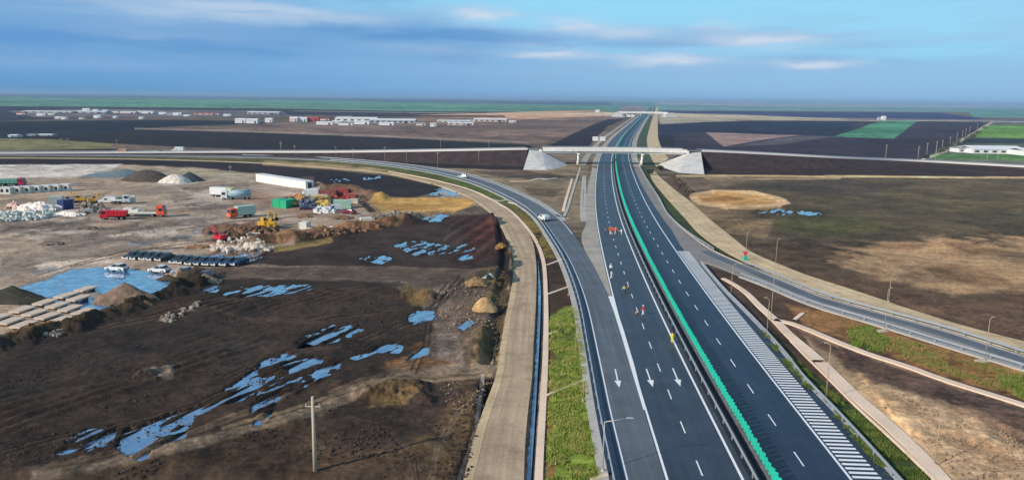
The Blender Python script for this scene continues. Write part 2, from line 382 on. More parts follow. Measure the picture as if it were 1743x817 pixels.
for pts, c in (([(240,640),(260,628),(300,625),(290,645)], (110,102,92)), ([(620,670),(640,655),(700,648),(720,670),(690,690),(630,692)], (124,102,72)), ([(680,500),(700,488),(735,492),(730,515),(700,520)], (118,98,66)),
               ([(690,592),(720,580),(745,560),(720,595)], (128,96,56)), ([(640,625),(700,606),(780,620),(700,630)], (126,92,62)), ([(800,590),(835,560),(850,600),(840,635),(810,640)], (132,110,84)), ([(800,600),(830,540),(850,560),(846,600)], (112,96,68))):
    zone(pts, c, 6, 9, .85)
zone([(818,462),(835,452),(852,470),(860,560),(850,560),(835,520)], (126,104,72), 4, 6, .8)
zline([(866,632),(780,630),(700,638),(650,652),(600,674),(520,704),(450,722),(350,750),(200,785),(60,820)], 9, (128,114,100), 6, 4, .85)
zline([(690,636),(600,662),(480,702),(380,728)], 2.5, (138,122,100), 2, 3, .8)
zline([(866,640),(790,646),(720,650)], 3, (140,124,106), 3, 3, .8)
# curving wheel ruts through the wet field
for k_, pts_ in enumerate(([(800,465),(790,500),(740,560),(700,610),(640,640),(560,668)], [(780,470),(750,510),(690,548),(600,580),(480,600),(380,640)], [(760,480),(730,530),(720,590),(700,632)], [(815,470),(812,520),(800,570),(790,630)], [(150,560),(300,530),(430,505),(560,495),(680,480)],
      [(0,770),(100,740),(220,720),(330,690),(430,640),(520,612)], [(40,800),(160,775),(300,745),(420,700),(500,668)], [(560,700),(640,720),(700,780),(710,830)], [(640,690),(720,720),(770,780),(780,830)], [(830,660),(780,700),(740,760),(730,830)], [(330,520),(420,540),(520,545),(620,530),(690,520)])):
    for o_ in (0, 6+k_ % 3):
        zline([(a+o_, b+o_*.5) for a, b in pts_], 1.7, (40,35,34) if k_ % 3 else (112,97,84), 2, 2, .7)
        zline([(a+o_+3, b+o_*.5+1) for a, b in pts_], 1.0, (104,88,76), 2, 2, .55)
# edges of the service road, its ditch and the far bank
zline([(450,278),(560,285),(660,294),(745,312),(830,346),(866,392),(876,440),(872,500),(860,580),(854,610),(846,700),(812,817),(780,900)], 4.5, (150,130,98), 3, 4)
zline([(848,372),(860,410),(862,460),(852,540),(838,620)], 5, (44,36,32), 3, 4)
zline([(822,640),(812,720),(786,800),(760,880)], 3, (168,158,148), 1.2, 1)
zline([(864,484),(852,540),(834,625)], 1.2, (160,148,134), 1, 1.5)
zline([(832,655),(826,720),(800,800),(775,880)], 7, (36,30,28), 3, 2)
zline([(852,470),(858,500),(846,560)], 6, (90,76,56), 3, 5)
zline([(915,402),(918,440),(920,520),(918,600),(912,680),(903,817),(895,900)], 6, (58,56,60), 2, 2)
# brown bank along the yard edge
zline([(-60,600),(10,580),(70,566),(130,548),(190,530),(250,506),(300,485),(335,468)], 13, (68,58,44), 5, 8, .9)
zline([(10,576),(60,562),(90,558)], 6, (140,96,56), 4, 4, .9)
zline([(440,410),(520,402),(600,388),(680,378)], 8, (130,98,72), 5, 5, .9)
zline([(470,408),(560,392),(640,378)], 4, (160,128,92), 3, 4, .8)
zline([(470,424),(500,420),(560,408)], 5, (150,130,80), 4, 4, .8)
zline([(350,396),(430,388)], 5, (120,92,76), 4, 4, .8)
# right, far
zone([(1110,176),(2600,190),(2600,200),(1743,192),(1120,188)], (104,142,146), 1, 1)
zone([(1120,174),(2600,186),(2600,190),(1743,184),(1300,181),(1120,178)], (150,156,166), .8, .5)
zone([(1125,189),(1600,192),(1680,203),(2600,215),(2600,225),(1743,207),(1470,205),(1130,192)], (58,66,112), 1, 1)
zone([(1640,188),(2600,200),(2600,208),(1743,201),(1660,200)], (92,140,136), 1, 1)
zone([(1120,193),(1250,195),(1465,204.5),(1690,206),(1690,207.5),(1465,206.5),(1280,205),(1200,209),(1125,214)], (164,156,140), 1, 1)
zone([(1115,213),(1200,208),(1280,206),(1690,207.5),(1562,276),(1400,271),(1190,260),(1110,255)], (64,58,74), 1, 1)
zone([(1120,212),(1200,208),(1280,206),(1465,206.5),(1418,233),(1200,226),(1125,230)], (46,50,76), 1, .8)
zone([(1118,230),(1145,228),(1150,258),(1112,255)], (44,46,60), 1.5, 1)
zone([(1418,233),(1500,206),(1562,206),(1522,236.5)], (76,134,108), 1, .8)
zone([(1202,226),(1362,230.5),(1300,238),(1232,250)], (146,124,122), 1, .8)
zone([(1362,231),(1420,233),(1330,246),(1240,250)], (96,92,102), 1.5, 1)
zone([(1690,207.5),(2600,224),(2600,330),(1743,286),(1560,276)], (104,108,98), 1, 1)
zone([(1680,214),(1743,214),(2600,236),(2600,262),(1743,236),(1652,233)], (108,152,72), 1.2, 1)
zone([(1650,235),(1743,237),(2600,264),(2600,275),(1743,245),(1622,243)], (52,68,74), 1, 1)
zone([(1585,262),(1743,263),(2600,295),(2600,305),(1743,273.5),(1568,270)], (86,128,76), 1.2, 1)
zline([(1560,276),(1610,258),(1648,232),(1690,207)], 1.6, (176,164,150), .8, .5)
zline([(1690,207),(2600,222)], 1.2, (150,146,150), .8, .5)
zone([(1198,261),(1570,277),(1743,288),(2600,330),(2600,346),(1743,301.5),(1199,299)], (70,54,54), 1, 1)
# right, big field
zone([(1128,300),(1743,304),(2600,350),(2600,900),(1743,583),(1645,558),(1515,516),(1400,482),(1290,437),(1207,374),(1150,320)], (104,88,72), 2, 2)
zone([(1290,306),(1743,310),(2600,370),(2600,430),(1743,402),(1560,414),(1450,418),(1330,402),(1300,372),(1340,350),(1330,340),(1250,322)], (98,88,70), 12, 10)
zone([(1210,318),(1400,308),(1560,316),(1480,330),(1380,330),(1320,322)], (80,72,68), 8, 8, .8)
zone([(1330,365),(1480,372),(1520,390),(1380,402),(1310,390)], (92,92,56), 8, 10, .8)
zone([(1500,335),(1743,340),(1743,362),(1560,356)], (104,94,70), 8, 12, .7)
zone([(1400,420),(1560,414),(1743,404),(2600,450),(2600,640),(1743,490),(1620,500),(1500,470),(1400,440)], (164,136,106), 16, 18)
zone([(1440,432),(1560,428),(1640,452),(1560,462),(1470,450)], (170,142,112), 10, 12, .7)
for pts in ([(1560,450),(1660,455),(1743,490),(1680,490),(1590,472)], [(1620,415),(1743,430),(1743,440),(1650,436)], [(1480,418),(1600,420),(1560,428)], [(1300,410),(1400,420),(1440,440),(1360,440)]):
    zone(pts, (116,92,70), 8, 14, .75)
zone([(1400,470),(1500,480),(1640,512),(1743,500),(1743,575),(1645,552),(1520,512)], (116,92,76), 10, 10, .8)
zone([(1170,340),(1260,360),(1320,380),(1300,408),(1240,400),(1190,372)], (138,118,92), 8, 10, .8)
zone([(1128,300),(1300,304),(1240,318),(1180,326),(1140,318)], (126,110,96), 5, 6, .8)
zone([(1133,306),(1160,312),(1190,335),(1170,338),(1148,322)], (92,74,62), 4, 6, .8)
zone([(1172,329),(1210,325),(1280,326),(1330,337),(1347,350),(1300,359),(1240,357),(1190,348),(1176,340)], (196,168,132), 1.5, 1.5)
zone([(1185,332),(1230,329),(1290,333),(1325,344),(1290,351),(1240,350),(1195,343)], (180,142,94), 3, 2)
zone([(1190,338),(1240,334),(1275,339),(1240,344),(1200,342)], (150,112,64), 3, 2, .9)
zline([(1150,299),(1300,299.5),(1350,300),(1743,302.5),(2600,350)], 1.6, (208,184,140), .8, .8)
zline([(1200,302),(1300,305),(1430,304)], 1.6, (170,148,118), 1, 1.2, .8)
# dark green verge beside the right-hand dirt road
zone([(1086,283),(1098,283),(1112,305),(1134,336),(1163,369),(1194,402),(1232,428),(1268,448),(1300,464),(1262,456),(1217,430),(1170,398),(1143,374),(1118,335),(1100,308)], (66,80,50), 1.5, 2)
# between the carriageway and the exit ramp
zone([(1184,447),(1258,470),(1321,494),(1400,523),(1510,557),(1600,587),(1743,630),(2600,900),(2600,1500),(1600,1500),(1520,830),(1400,705),(1330,612),(1268,540)], (96,76,66), 2, 2)
zone([(1330,515),(1440,535),(1600,590),(1743,632),(2600,900),(2600,1000),(1743,682),(1600,636),(1480,592),(1370,550)], (142,108,72), 5, 8)
zone([(1440,560),(1480,552),(1520,580),(1500,600),(1450,585)], (88,116,42), 6, 10, .9)
zone([(1520,575),(1600,600),(1590,620),(1530,602)], (120,128,62), 8, 10, .8)
zone([(1700,640),(1743,640),(1900,690),(1900,720),(1743,675),(1710,665)], (84,122,56), 8, 8, .8)
zone([(1620,610),(1700,640),(1690,660),(1600,630)], (134,106,60), 8, 8, .8)
zone([(1360,556),(1480,602),(1600,644),(1743,692),(2600,980),(2600,1500),(1700,1000),(1613,817),(1533,738),(1466,680),(1405,622)], (166,142,116), 4, 4)
zone([(1365,560),(1480,606),(1600,648),(1743,696),(2200,860),(2000,860),(1743,760),(1600,690),(1500,655),(1440,625)], (104,84,76), 12, 12)
zone([(1430,640),(1480,655),(1560,720),(1530,730),(1470,680)], (176,150,116), 10, 10, .7)
for pts in ([(1560,670),(1640,690),(1743,740),(1743,752),(1640,710)], [(1600,740),(1700,760),(1743,790),(1700,800),(1640,770)], [(1500,670),(1560,690),(1600,720),(1540,705)]):
    zone(pts, (140,116,94), 9, 14, .7)
zone([(1282,556),(1306,560),(1330,583),(1360,612),(1405,650),(1470,706),(1540,770),(1590,817),(1700,930),(1650,1000),(1515,817),(1460,760),(1400,700),(1335,618)], (58,76,40), 3, 4)
zone([(1300,560),(1320,578),(1350,610),(1330,608)], (112,128,62), 4, 5)
zone([(1400,680),(1450,705),(1470,740),(1440,735)], (86,118,40), 8, 10, .9)
zone([(1322,596),(1340,612),(1400,690),(1470,760),(1520,812),(1500,812),(1440,752),(1390,695),(1330,614)], (150,138,110), 3, 5, .9)
zone([(1480,745),(1510,770),(1520,790),(1490,775)], (140,118,56), 6, 8, .8)
zline([(1268,500),(1300,540),(1330,575),(1380,610)], 3, (62,52,46), 3, 3, .8)
# puddles: water stands where the ground dips
PUD = [
 [(108,766),(128,748),(150,738),(182,736),(178,752),(150,764),(120,768)],
 [(212,748),(232,726),(262,718),(300,705),(352,688),(380,668),(410,648),(438,628),(470,616),(522,626),(505,642),(446,664),(392,692),(345,706),(322,736),(288,750),(264,770),(236,762)],
 [(438,694),(448,668),(488,652),(540,632),(574,621),(560,640),(500,672),(462,690)],
 [(508,586),(524,570),(560,558),(600,555),(616,563),(590,576),(550,582),(516,590)],
 [(598,608),(622,596),(650,586),(684,587),(676,600),(640,600),(610,610)],
 [(380,500),(410,490),(470,486),(526,486),(520,494),(470,502),(400,506)],
 [(344,494),(356,484),(374,488),(366,499)],
 [(684,420),(704,412),(760,418),(806,418),(800,440),(768,442),(764,430),(716,434)],
 [(616,440),(650,434),(664,440),(650,448)],
 [(694,540),(712,530),(738,531),(742,542),(706,550)],
 [(24,496),(80,478),(128,462),(192,458),(262,468),(306,479),(286,490),(240,508),(196,524),(150,530),(90,522),(30,508)],
 [(344,440),(368,433),(448,430),(440,442),(390,449)],
 [(732,335),(742,323),(778,321),(780,333)],
 [(1290,362),(1320,357),(1382,359),(1392,364),(1340,367)],
 [(696,612),(712,596),(730,588),(728,604)],
 [(702,377),(730,366),(762,366),(748,376)],
 [(780,556),(800,545),(806,550),(790,560)],
 [(434,722),(440,702),(462,700),(458,716)],
 [(565,306),(590,304),(594,307),(570,309)], [(618,303),(644,300),(646,303),(622,306)],
]
def _grow(P, k):
    c = np.mean(P, 0); return [(c[0]+(p[0]-c[0])*k, c[1]+(p[1]-c[1])*(k+.06)) for p in P]
PUD = [_grow(p, 1.05 if i == 10 else (1.45 if i == 0 else 1.14)) for i, p in enumerate(PUD)]
# ------------------------------------------------------------------ surfaces of the ground
def soil_material():
    m = bpy.data.materials.new('soil'); m.use_nodes = True; t = NT(m.node_tree); b = t.n['Principled BSDF']
    a = t.new('ShaderNodeAttribute', attribute_name='soil').outputs['Color']
    g = t.new('ShaderNodeNewGeometry').outputs['Position']
    f1 = t.ramp(t.noise(g, 1.3, 6, .75), .3, .7, .66, 1.36)
    f2 = t.ramp(t.noise(g, .16, 4, .6), .3, .7, .86, 1.14)
    f3 = t.ramp(t.noise(g, 6., 3, .7), .3, .7, .8, 1.2)
    vm = t.new('ShaderNodeVectorMath', operation='SCALE'); t.set(vm, 0, a); t.set(vm, 'Scale', t.math('MULTIPLY', t.math('MULTIPLY', f1, f2), f3))
    t.set(b, 'Base Color', vm.outputs[0]); t.set(b, 'Roughness', .95); t.set(b, 'Specular IOR Level', .15)
    bn = t.new('ShaderNodeBump'); t.set(bn, 'Strength', .8); t.set(bn, 'Distance', .12); t.set(bn, 'Height', t.noise(g, 2.2, 5, .7)); t.set(b, 'Normal', bn.outputs[0])
    return m
SOIL = soil_material()
def build_terrain():
    # rows of constant distance, finer near the camera, so one quad stays about a pixel
    dys = np.r_[np.linspace(1500, 680, 60), np.arange(677, 120, -1.5), np.arange(120, 30, -.9), np.arange(30, 6, -.45), np.geomspace(6, .55, 22)]
    us = np.r_[np.linspace(-2.6, -.86, 70), np.linspace(-.855, -.0, 560), np.linspace(.0015, .855, 560), np.linspace(.86, 2.6, 70)]
    D = CAMH*F/dys
    X = us[None, :]*D[:, None]; Y = np.repeat(D[:, None], len(us), 1)
    px, py = project(X, Y, 0.)
    # colour
    C = np.zeros(X.shape+(3,)); C[:] = lin(110)
    near = np.clip(D/90, 1, 60)[:, None]
    def logn(s, seed):                                            # noise whose grain grows with distance, in world space
        k = np.log2(near); k0 = np.floor(k); f = k-k0; r = 0
        a = np.zeros_like(X); bb = np.zeros_like(X)
        for q in range(int(k0.max())+2):
            sel = (k0[:, 0] == q) | (k0[:, 0]+1 == q)
            if not sel.any(): continue
            nn = fbm(X[sel], Y[sel], s*2.**q, 4, seed+q*7)
            kk = k0[sel]; ff = f[sel]
            a[sel] += np.where(kk == q, (1-ff), ff)*nn
        return a
    J1 = logn(7., 100)-.5; J2 = logn(2.2, 300)-.5; J3 = logn(25., 500)-.5; J4 = logn(.7, 700)-.5
    jx = J1*1.6+J2*.9; jy = (J3*.9+J1*.6+J2*.5)
    for z in Z:
        pts = np.array([p[:2] for p in z[1]]); soft, jit, amt = z[3], z[4], z[5]; pad = soft+jit*2+(z[6] if z[0] == 'l' else 0)+2
        x0, y0 = pts.min(0)-pad; x1, y1 = pts.max(0)+pad
        sel = (px > x0) & (px < x1) & (py > y0) & (py < y1)
        if not sel.any(): continue
        jv = min(1., jit)
        qx = px[sel]+jx[sel]*jit*2.2; qy = py[sel]+jy[sel]*jit*1.3
        d = sdist(qx, qy, z[1]) if z[0] == 'p' else z[6]-ldist(qx, qy, z[1])
        if soft > 3.5: d = d+J2[sel]*soft*1.6                  # ragged mottled transition
        mk = sstep(d/soft+.5)[:, None]*amt
        C[sel] = C[sel]*(1-mk)+mk*np.array([lin(v) for v in z[2]])
    # mottling of the soil itself: dry and damp patches
    dryn = (J3*.55+J1*.55+J2*.7+J4*.6)
    C *= (1+1.45*np.clip(dryn, -.5, .6))[..., None]
    C[..., 0] *= 1+.16*J1; C[..., 2] *= 1-.16*J1
    lum = C.mean(-1); C *= (1+.34*sstep((lum-.05)/.16))[..., None]; C /= np.array(KILL)
    # height
    H = np.zeros_like(X)
    ms = lambda poly, s=6., j=0.: sstep(sdist(px+jx*j, py+jy*j, poly)/s)
    rough = .05+.14*fbm(X, Y, 1.2, 3, 9)*np.ones_like(X)
    field = ms([(-900,800),(0,585),(150,548),(300,490),(480,476),(640,480),(735,560),(850,560),(846,700),(800,830),(700,1300),(-900,1500)], 12)
    H += field*(.30*np.clip(fbm(X, Y, 4., 4, 21)-.42, 0, 1)*2.2+.12*(fbm(X, Y, .9, 3, 22)))
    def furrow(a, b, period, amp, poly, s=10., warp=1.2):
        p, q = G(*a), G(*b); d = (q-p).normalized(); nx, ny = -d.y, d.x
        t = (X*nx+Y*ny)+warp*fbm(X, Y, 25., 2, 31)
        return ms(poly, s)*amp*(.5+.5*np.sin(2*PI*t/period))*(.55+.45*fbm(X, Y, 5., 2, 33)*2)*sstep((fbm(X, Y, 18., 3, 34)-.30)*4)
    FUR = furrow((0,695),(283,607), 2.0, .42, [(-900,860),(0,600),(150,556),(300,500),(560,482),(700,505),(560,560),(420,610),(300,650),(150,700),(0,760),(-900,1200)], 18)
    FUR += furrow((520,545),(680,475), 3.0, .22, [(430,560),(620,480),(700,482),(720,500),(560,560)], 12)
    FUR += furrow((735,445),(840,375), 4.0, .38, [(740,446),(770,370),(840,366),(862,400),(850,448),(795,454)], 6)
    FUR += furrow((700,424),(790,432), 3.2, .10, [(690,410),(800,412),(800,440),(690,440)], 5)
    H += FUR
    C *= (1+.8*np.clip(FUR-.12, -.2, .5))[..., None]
    rf = ms([(1130,302),(1743,304),(2600,350),(2600,900),(1743,575),(1645,552),(1515,510),(1400,476),(1290,431),(1207,370)], 8)
    H += rf*(.6*np.clip(fbm(X, Y, 14., 4, 51)-.45, 0, 1)*2+.15*fbm(X, Y, 2., 3, 52))
    tri = ms([(1365,562),(1600,650),(1743,698),(2600,1000),(2600,1500),(1700,1000),(1613,810),(1533,732),(1405,618)], 12)
    H += tri*(.5*np.clip(fbm(X, Y, 3.5, 4, 55)-.4, 0, 1)*2)
    yard = ms([(-900,290),(0,290),(330,292),(540,325),(600,350),(590,380),(350,440),(290,478),(150,535),(-900,800)], 8)
    H += yard*(.28*np.clip(fbm(X, Y, 9., 4, 61)-.4, 0, 1)*2)
    # banks and ditches (world metres)
    def bank(line, wd, h, rag=.5, seed=70):
        P = [(*G(*p)[:2],) for p in line]; lo = np.array(P).min(0)-wd*3; hi = np.array(P).max(0)+wd*3
        sel = (X > lo[0]) & (X < hi[0]) & (Y > lo[1]) & (Y < hi[1])
        if not sel.any(): return
        d = ldist(X[sel], Y[sel], P); n = fbm(X[sel], Y[sel], wd*.7, 4, seed)
        k = sstep(1-d/wd*(1-rag*(n-.5)*1.5))
        H[sel] = np.where(h > 0, H[sel]+h*k*(1-rag+2*rag*n), H[sel]*(1-k)+h*k)
    bank([(-60,604),(10,584),(70,570),(130,552),(190,534),(250,510),(300,489),(335,472)], 4.5, 1.5, .9)
    bank([(440,412),(520,404),(600,390),(680,380),(715,374)], 6., 1.7, .8, 71)
    bank([(345,394),(400,390),(440,386)], 4., 1.2, .6, 72)
    bank([(625,345),(642,340),(760,338),(805,342),(806,352),(775,362),(650,363),(625,345)], 4., .5, .3, 73)
    bank([(838,372),(856,392),(866,430),(862,480)], 3., 1.3, .8, 74)
    bank([(820,520),(830,520)], 3.2, .6, .3, 75)
    bank([(812,470),(826,462)], 3.2, .6, .4, 76)
    bank([(806,600),(832,560),(845,600)], 3.0, .9, .8, 77)
    bank([(640,672),(700,660),(712,680)], 2.6, .8, .9, 78)
    bank([(695,505),(730,505)], 3.0, 1.0, .8, 79)
    bank([(245,640),(285,632)], 2.0, .7, .9, 80)
    bank([(1176,342),(1184,331),(1280,327),(1336,342),(1344,351),(1290,358),(1200,350),(1176,342)], 4., .5, .2, 81)
    bank([(540,320),(600,326),(640,340)], 7., 2.2, .6, 82)
    bank([(850,385),(858,430),(856,470),(846,540),(834,615)], 1.8, -.9)
    bank([(832,658),(826,720),(803,800),(780,880)], 1.6, -.9)
    bank([(914,402),(919,440),(921,520),(919,600),(914,680),(905,817),(896,900)], 1.0, -.6)
    bank([(1300,575),(1350,620),(1410,672),(1480,735),(1560,806),(1640,880)], 1.8, -.7)
    # flatten under roads, open the puddles
    for poly, g in FLAT:
        x = np.array(poly); s = (px > x[:, 0].min()-12) & (px < x[:, 0].max()+12) & (py > x[:, 1].min()-12) & (py < x[:, 1].max()+12)
        k = sstep((sdist(px[s], py[s], poly)+g)/(g*.8)); H[s] = H[s]*(1-k)-.02*k
    for poly in PUD:
        x = np.array(poly); s = (px > x[:, 0].min()-30) & (px < x[:, 0].max()+30) & (py > x[:, 1].min()-12) & (py < x[:, 1].max()+12)
        big = x[:, 0].max()-x[:, 0].min()
        d = sdist(px[s]+(J1[s]*16+J2[s]*10)*(big > 60)*(1+1.2*(big > 250)), py[s]+(J2[s]*7+J4[s]*5)*(big > 40), poly)
        k = sstep(d/3.+.6+J4[s]*1.2)
        pu_ = G(480, 620)-G(260, 720); an_ = math.atan2(pu_.y, pu_.x); ua = X[s]*math.cos(an_)+Y[s]*math.sin(an_); ub = -X[s]*math.sin(an_)+Y[s]*math.cos(an_)
        isl = .8*np.clip(fbm(ua/7., ub, .8, 3, 95)-.52, 0, 1)*2+.26*np.clip(fbm(X[s]*1.0, Y[s]*.55, 2.4, 4, 91)-.5, 0, 1)*2.2+FUR[s]*.35
        if big > 250 and x[:, 1].max() < 560: isl = .6*np.clip(fbm(X[s], Y[s], 8., 4, 93)-.57, 0, 1); k = np.maximum(k, sstep(sdist(px[s]+J1[s]*34+J2[s]*14, py[s]+J2[s]*8, poly)/3.+.9))
        H[s] = H[s]*(1-k)+k*(-.16+isl)
        wet = sstep(d/7.+1.2)[:, None]*.45; C[s] = C[s]*(1-wet)+C[s]*.5*wet       # damp rim
    H[:, :] = np.maximum(H, -1.0)
    nr, nc = X.shape
    V = np.stack([X, Y, H], -1).reshape(-1, 3).astype(np.float32)
    idx = np.arange(nr*nc).reshape(nr, nc)
    Q = np.stack([idx[:-1, :-1], idx[:-1, 1:], idx[1:, 1:], idx[1:, :-1]], -1).reshape(-1, 4)
    me = bpy.data.meshes.new('ground'); me.vertices.add(len(V)); me.vertices.foreach_set('co', V.ravel())
    me.loops.add(Q.size); me.loops.foreach_set('vertex_index', Q.ravel().astype(np.int32))
    me.polygons.add(len(Q)); me.polygons.foreach_set('loop_start', (np.arange(len(Q))*4).astype(np.int32))
    me.polygons.foreach_set('use_smooth', np.ones(len(Q), bool))
    ca = me.color_attributes.new('soil', 'FLOAT_COLOR', 'POINT')
    cc = np.ones((len(V), 4), np.float32); cc[:, :3] = np.clip(C.reshape(-1, 3), .004, .8); ca.data.foreach_set('color', cc.ravel())
    me.update(); me.validate(); me.materials.append(SOIL)
    o = newobj('ground', me); tag(o, kind='structure')
    # the same plain continues beyond and behind the camera
    b = MB(); b.add([(-40000, -40000, -1.2), (40000, -40000, -1.2), (40000, 40000, -1.2), (-40000, 40000, -1.2)], [(0, 1, 2, 3)])
    b.build('subsoil', mat('plain_soil', alb((105, 98, 88)), .95, noise=.2, nscale=.02)); bpy.data.objects['subsoil']['kind'] = 'structure'
    return X, Y, H, px, py
# ------------------------------------------------------------------ road surfaces (uv: metres across, metres along)
def road_mat(name, c, lo=.9, hi=1.1, streak=0., rough=.85, spec=.3, patch=None, bump=.15, seam=0., pk=.75):
    m = bpy.data.materials.new(name); m.use_nodes = True; t = NT(m.node_tree); b = t.n['Principled BSDF']
    g = t.new('ShaderNodeNewGeometry').outputs['Position']; uv = t.new('ShaderNodeUVMap', uv_map='along').outputs[0]
    su = t.new('ShaderNodeSeparateXYZ'); t.l.new(uv, su.inputs[0])
    f = t.math('MULTIPLY', t.ramp(t.noise(g, .12, 5, .6), .3, .7, lo, hi), t.ramp(t.noise(g, 3., 4, .7), .3, .7, .92, 1.08))
    if streak:
        cb = t.new('ShaderNodeCombineXYZ'); t.set(cb, 0, su.outputs[0]); t.set(cb, 1, t.math('MULTIPLY', su.outputs[1], .02))
        f = t.math('MULTIPLY', f, t.ramp(t.noise(cb.outputs[0], 1.3, 4, .6), .3, .7, 1-streak, 1+streak))
    vm = t.new('ShaderNodeVectorMath', operation='SCALE'); vm.inputs[0].default_value = c; t.set(vm, 'Scale', f)
    cl = vm.outputs[0]
    if patch: cl = t.mix(t.ramp(t.noise(g, .35, 5, .65), .5, .7, 0, pk), cl, patch)
    t.set(b, 'Base Color', cl); t.set(b, 'Roughness', rough); t.set(b, 'Specular IOR Level', spec)
    bn = t.new('ShaderNodeBump'); t.set(bn, 'Height', t.noise(g, 8. if spec > .2 else 2.5, 4, .7)); t.set(bn, 'Strength', .5); t.set(bn, 'Distance', bump*.2)
    t.set(b, 'Normal', bn.outputs[0]); return m
A_MAIN_L = road_mat('asphalt_new', alb((54, 64, 84)), .84, 1.16, .2, .52, .5, patch=alb((78, 84, 98)), pk=.45)
A_MAIN_R = road_mat('asphalt_dark', alb((34, 50, 78)), .84, 1.16, .2, .52, .5, patch=alb((56, 68, 88)), pk=.45)
A_RAMP = road_mat('asphalt_ramp', alb((98, 110, 126)), .82, 1.12, .16, .8, .4)
A_GREY = road_mat('asphalt_dusty', alb((142, 142, 146)), .88, 1.1, .14, .9, .3, patch=alb((120, 118, 118)))
A_OVER = road_mat('asphalt_overpass', alb((128, 130, 136)), .9, 1.1, .1, .9, .3)
GRAVEL = road_mat('gravel_shoulder', alb((176, 174, 170)), .85, 1.12, .05, .95, .15, patch=alb((150, 146, 140)), bump=.5)
DIRT = road_mat('compacted_dirt', alb((188, 170, 150)), .84, 1.1, .16, .95, .12, patch=alb((150, 132, 114)), bump=.6)
SAND = road_mat('sandy_dirt', alb((212, 194, 164)), .86, 1.12, .14, .95, .12, patch=alb((174, 150, 118)), bump=.6)
CONC = road_mat('ditch_concrete', alb((240, 220, 204)), .9, 1.08, 0., .85, .2)
CONC_G = road_mat('kerb_concrete', alb((186, 188, 190)), .9, 1.08, 0., .85, .2)
PAINT = mat('road_paint', (.88, .89, .9), .6, noise=.05, nscale=2)
Zs = .2                                                   # carriageway level above the soil
base_px = [(1345,835,1.35),(1320,812.5,1.35),(1283,749,1.35),(1250,700,1.35),(1216,640,1.35),(1190,600,1.35),(1150,525,1.35),(1122.7,476,1.35),(1093.3,417,1.35),(1073.8,378,1.35),(1056.6,326.5,1.35),(1049.2,290,1.35),(1047.2,269,1.35),(1055.5,242,1.35),(1076,216.5,1.35),(1093,199,1.35),(1103,189,1.35),(1109,182,1.35)]
cp = W(base_px)
d0 = (cp[0]-cp[1]).normalized()
dd_ = (cp[1]-cp[6]).normalized(); cp = [cp[1]+dd_*70, cp[1]+dd_*35]+cp[1:]
CL = spline(cp, 420); CL[:, 2] = 0
# smooth away digitising wobble
for _ in range(60): CL[1:-1, :2] = .25*CL[:-2, :2]+.5*CL[1:-1, :2]+.25*CL[2:, :2]
CL = resample(CL, 4.0)
for _ in range(40): CL[1:-1, :2] = .25*CL[:-2, :2]+.5*CL[1:-1, :2]+.25*CL[2:, :2]
sL = arclen(CL)
def part_of(P, ya, yb): return P[(P[:, 1] >= ya) & (P[:, 1] <= yb)]
LE, RE = -9.2, 7.75                                           # edge lines of the two carriageways
ribbon('motorway_left_carriageway', offset(CL, LE-.25), offset(CL, -.35), A_MAIN_L, Zs, grow=6, across=4)
rr = np.interp(CL[:, 1], [60, 150, 165, 200, 300, 420, 2000], [8.05, 8.05, 9.2, 10.2, 9.4, 9.0, 9.0])
Rr = CL.copy()
for i, r in enumerate(rr): Rr[i] = offset(CL, r)[i] if i % 1 == 0 else CL[i]
ribbon('motorway_right_carriageway', offset(CL, -.35), Rr, A_MAIN_R, Zs, grow=6, across=4)
def line_mb(mb, P, off, wd, z=Zs+.006, s0=None, s1=None):
    Q = offset(P, off); L = arclen(Q)
    if s0 is not None:
        s = np.linspace(s0, s1, max(2, int((s1-s0)/4)+2)); Q = np.stack([np.interp(s, arclen(P), Q[:, k]) for k in range(3)], 1)
    a = offset(Q, -wd/2); b = offset(Q, wd/2)
    for i in range(len(Q)-1): mb.quad((a[i][0], a[i][1], z), (b[i][0], b[i][1], z), (b[i+1][0], b[i+1][1], z), (a[i+1][0], a[i+1][1], z))
mk = MB()
line_mb(mk, CL, -2.3, .26); line_mb(mk, CL, RE-.1, .24); line_mb(mk, CL, LE, .24); line_mb(mk, CL, .75, .12)
yL = lambda y: float(np.interp(y, CL[:, 1], sL))
# broken lane lines
s = yL(66)-1.2
while s < yL(1500):
    wd = .14
    line_mb(mk, CL, -5.85, wd, s0=s, s1=s+3.0); line_mb(mk, CL, 4.15, wd, s0=s+2.6, s1=s+5.6); s += 9.1
# bar hatching beside the right carriageway
s = 3.
while s < yL(172):
    line_mb(mk, CL, RE+1.5, 2.6, s0=s, s1=s+.42); s += .85
# direction arrows
def arrow(pt, tip):
    a, b = G(*pt), G(*tip); d = (a-b); L = d.length; d.normalize(); n = Vector((-d.y, d.x, 0))
    hw, hl, sw = .42, 2.3, .09
    P = [b, b+d*hl+n*hw, b+d*hl+n*sw, a+n*sw, a-n*sw, b+d*hl-n*sw, b+d*hl-n*hw]
    mk.add([(p.x, p.y, Zs+.006) for p in P], [(0, 1, 2, 5, 6), (2, 3, 4, 5)])
arrow((1047,630), (1054,662)); arrow((1100,630), (1111,661)); arrow((1145,629), (1158,660))
# ------------------------------------------------------------------ left shoulder, gore and ramp
gl_up = W([(1041,508),(1033,500),(1020,476),(1007.7,451),(996,428),(990,404),(998,380),(996.5,353.5),(1001,317),(1008.5,285)])
sh_r = offset(part_of(CL, 120, 480), LE+.02)
Lsp = spline(gl_up, 90, True); 
Rsp = part_of(offset(CL, LE-.26), Lsp[0, 1], Lsp[-1, 1]); Rsp = spline(Rsp[::3], 90, True)
ribbon('gravel_gore', Lsp, Rsp, GRAVEL, Zs-.02, grow=5, across=2)
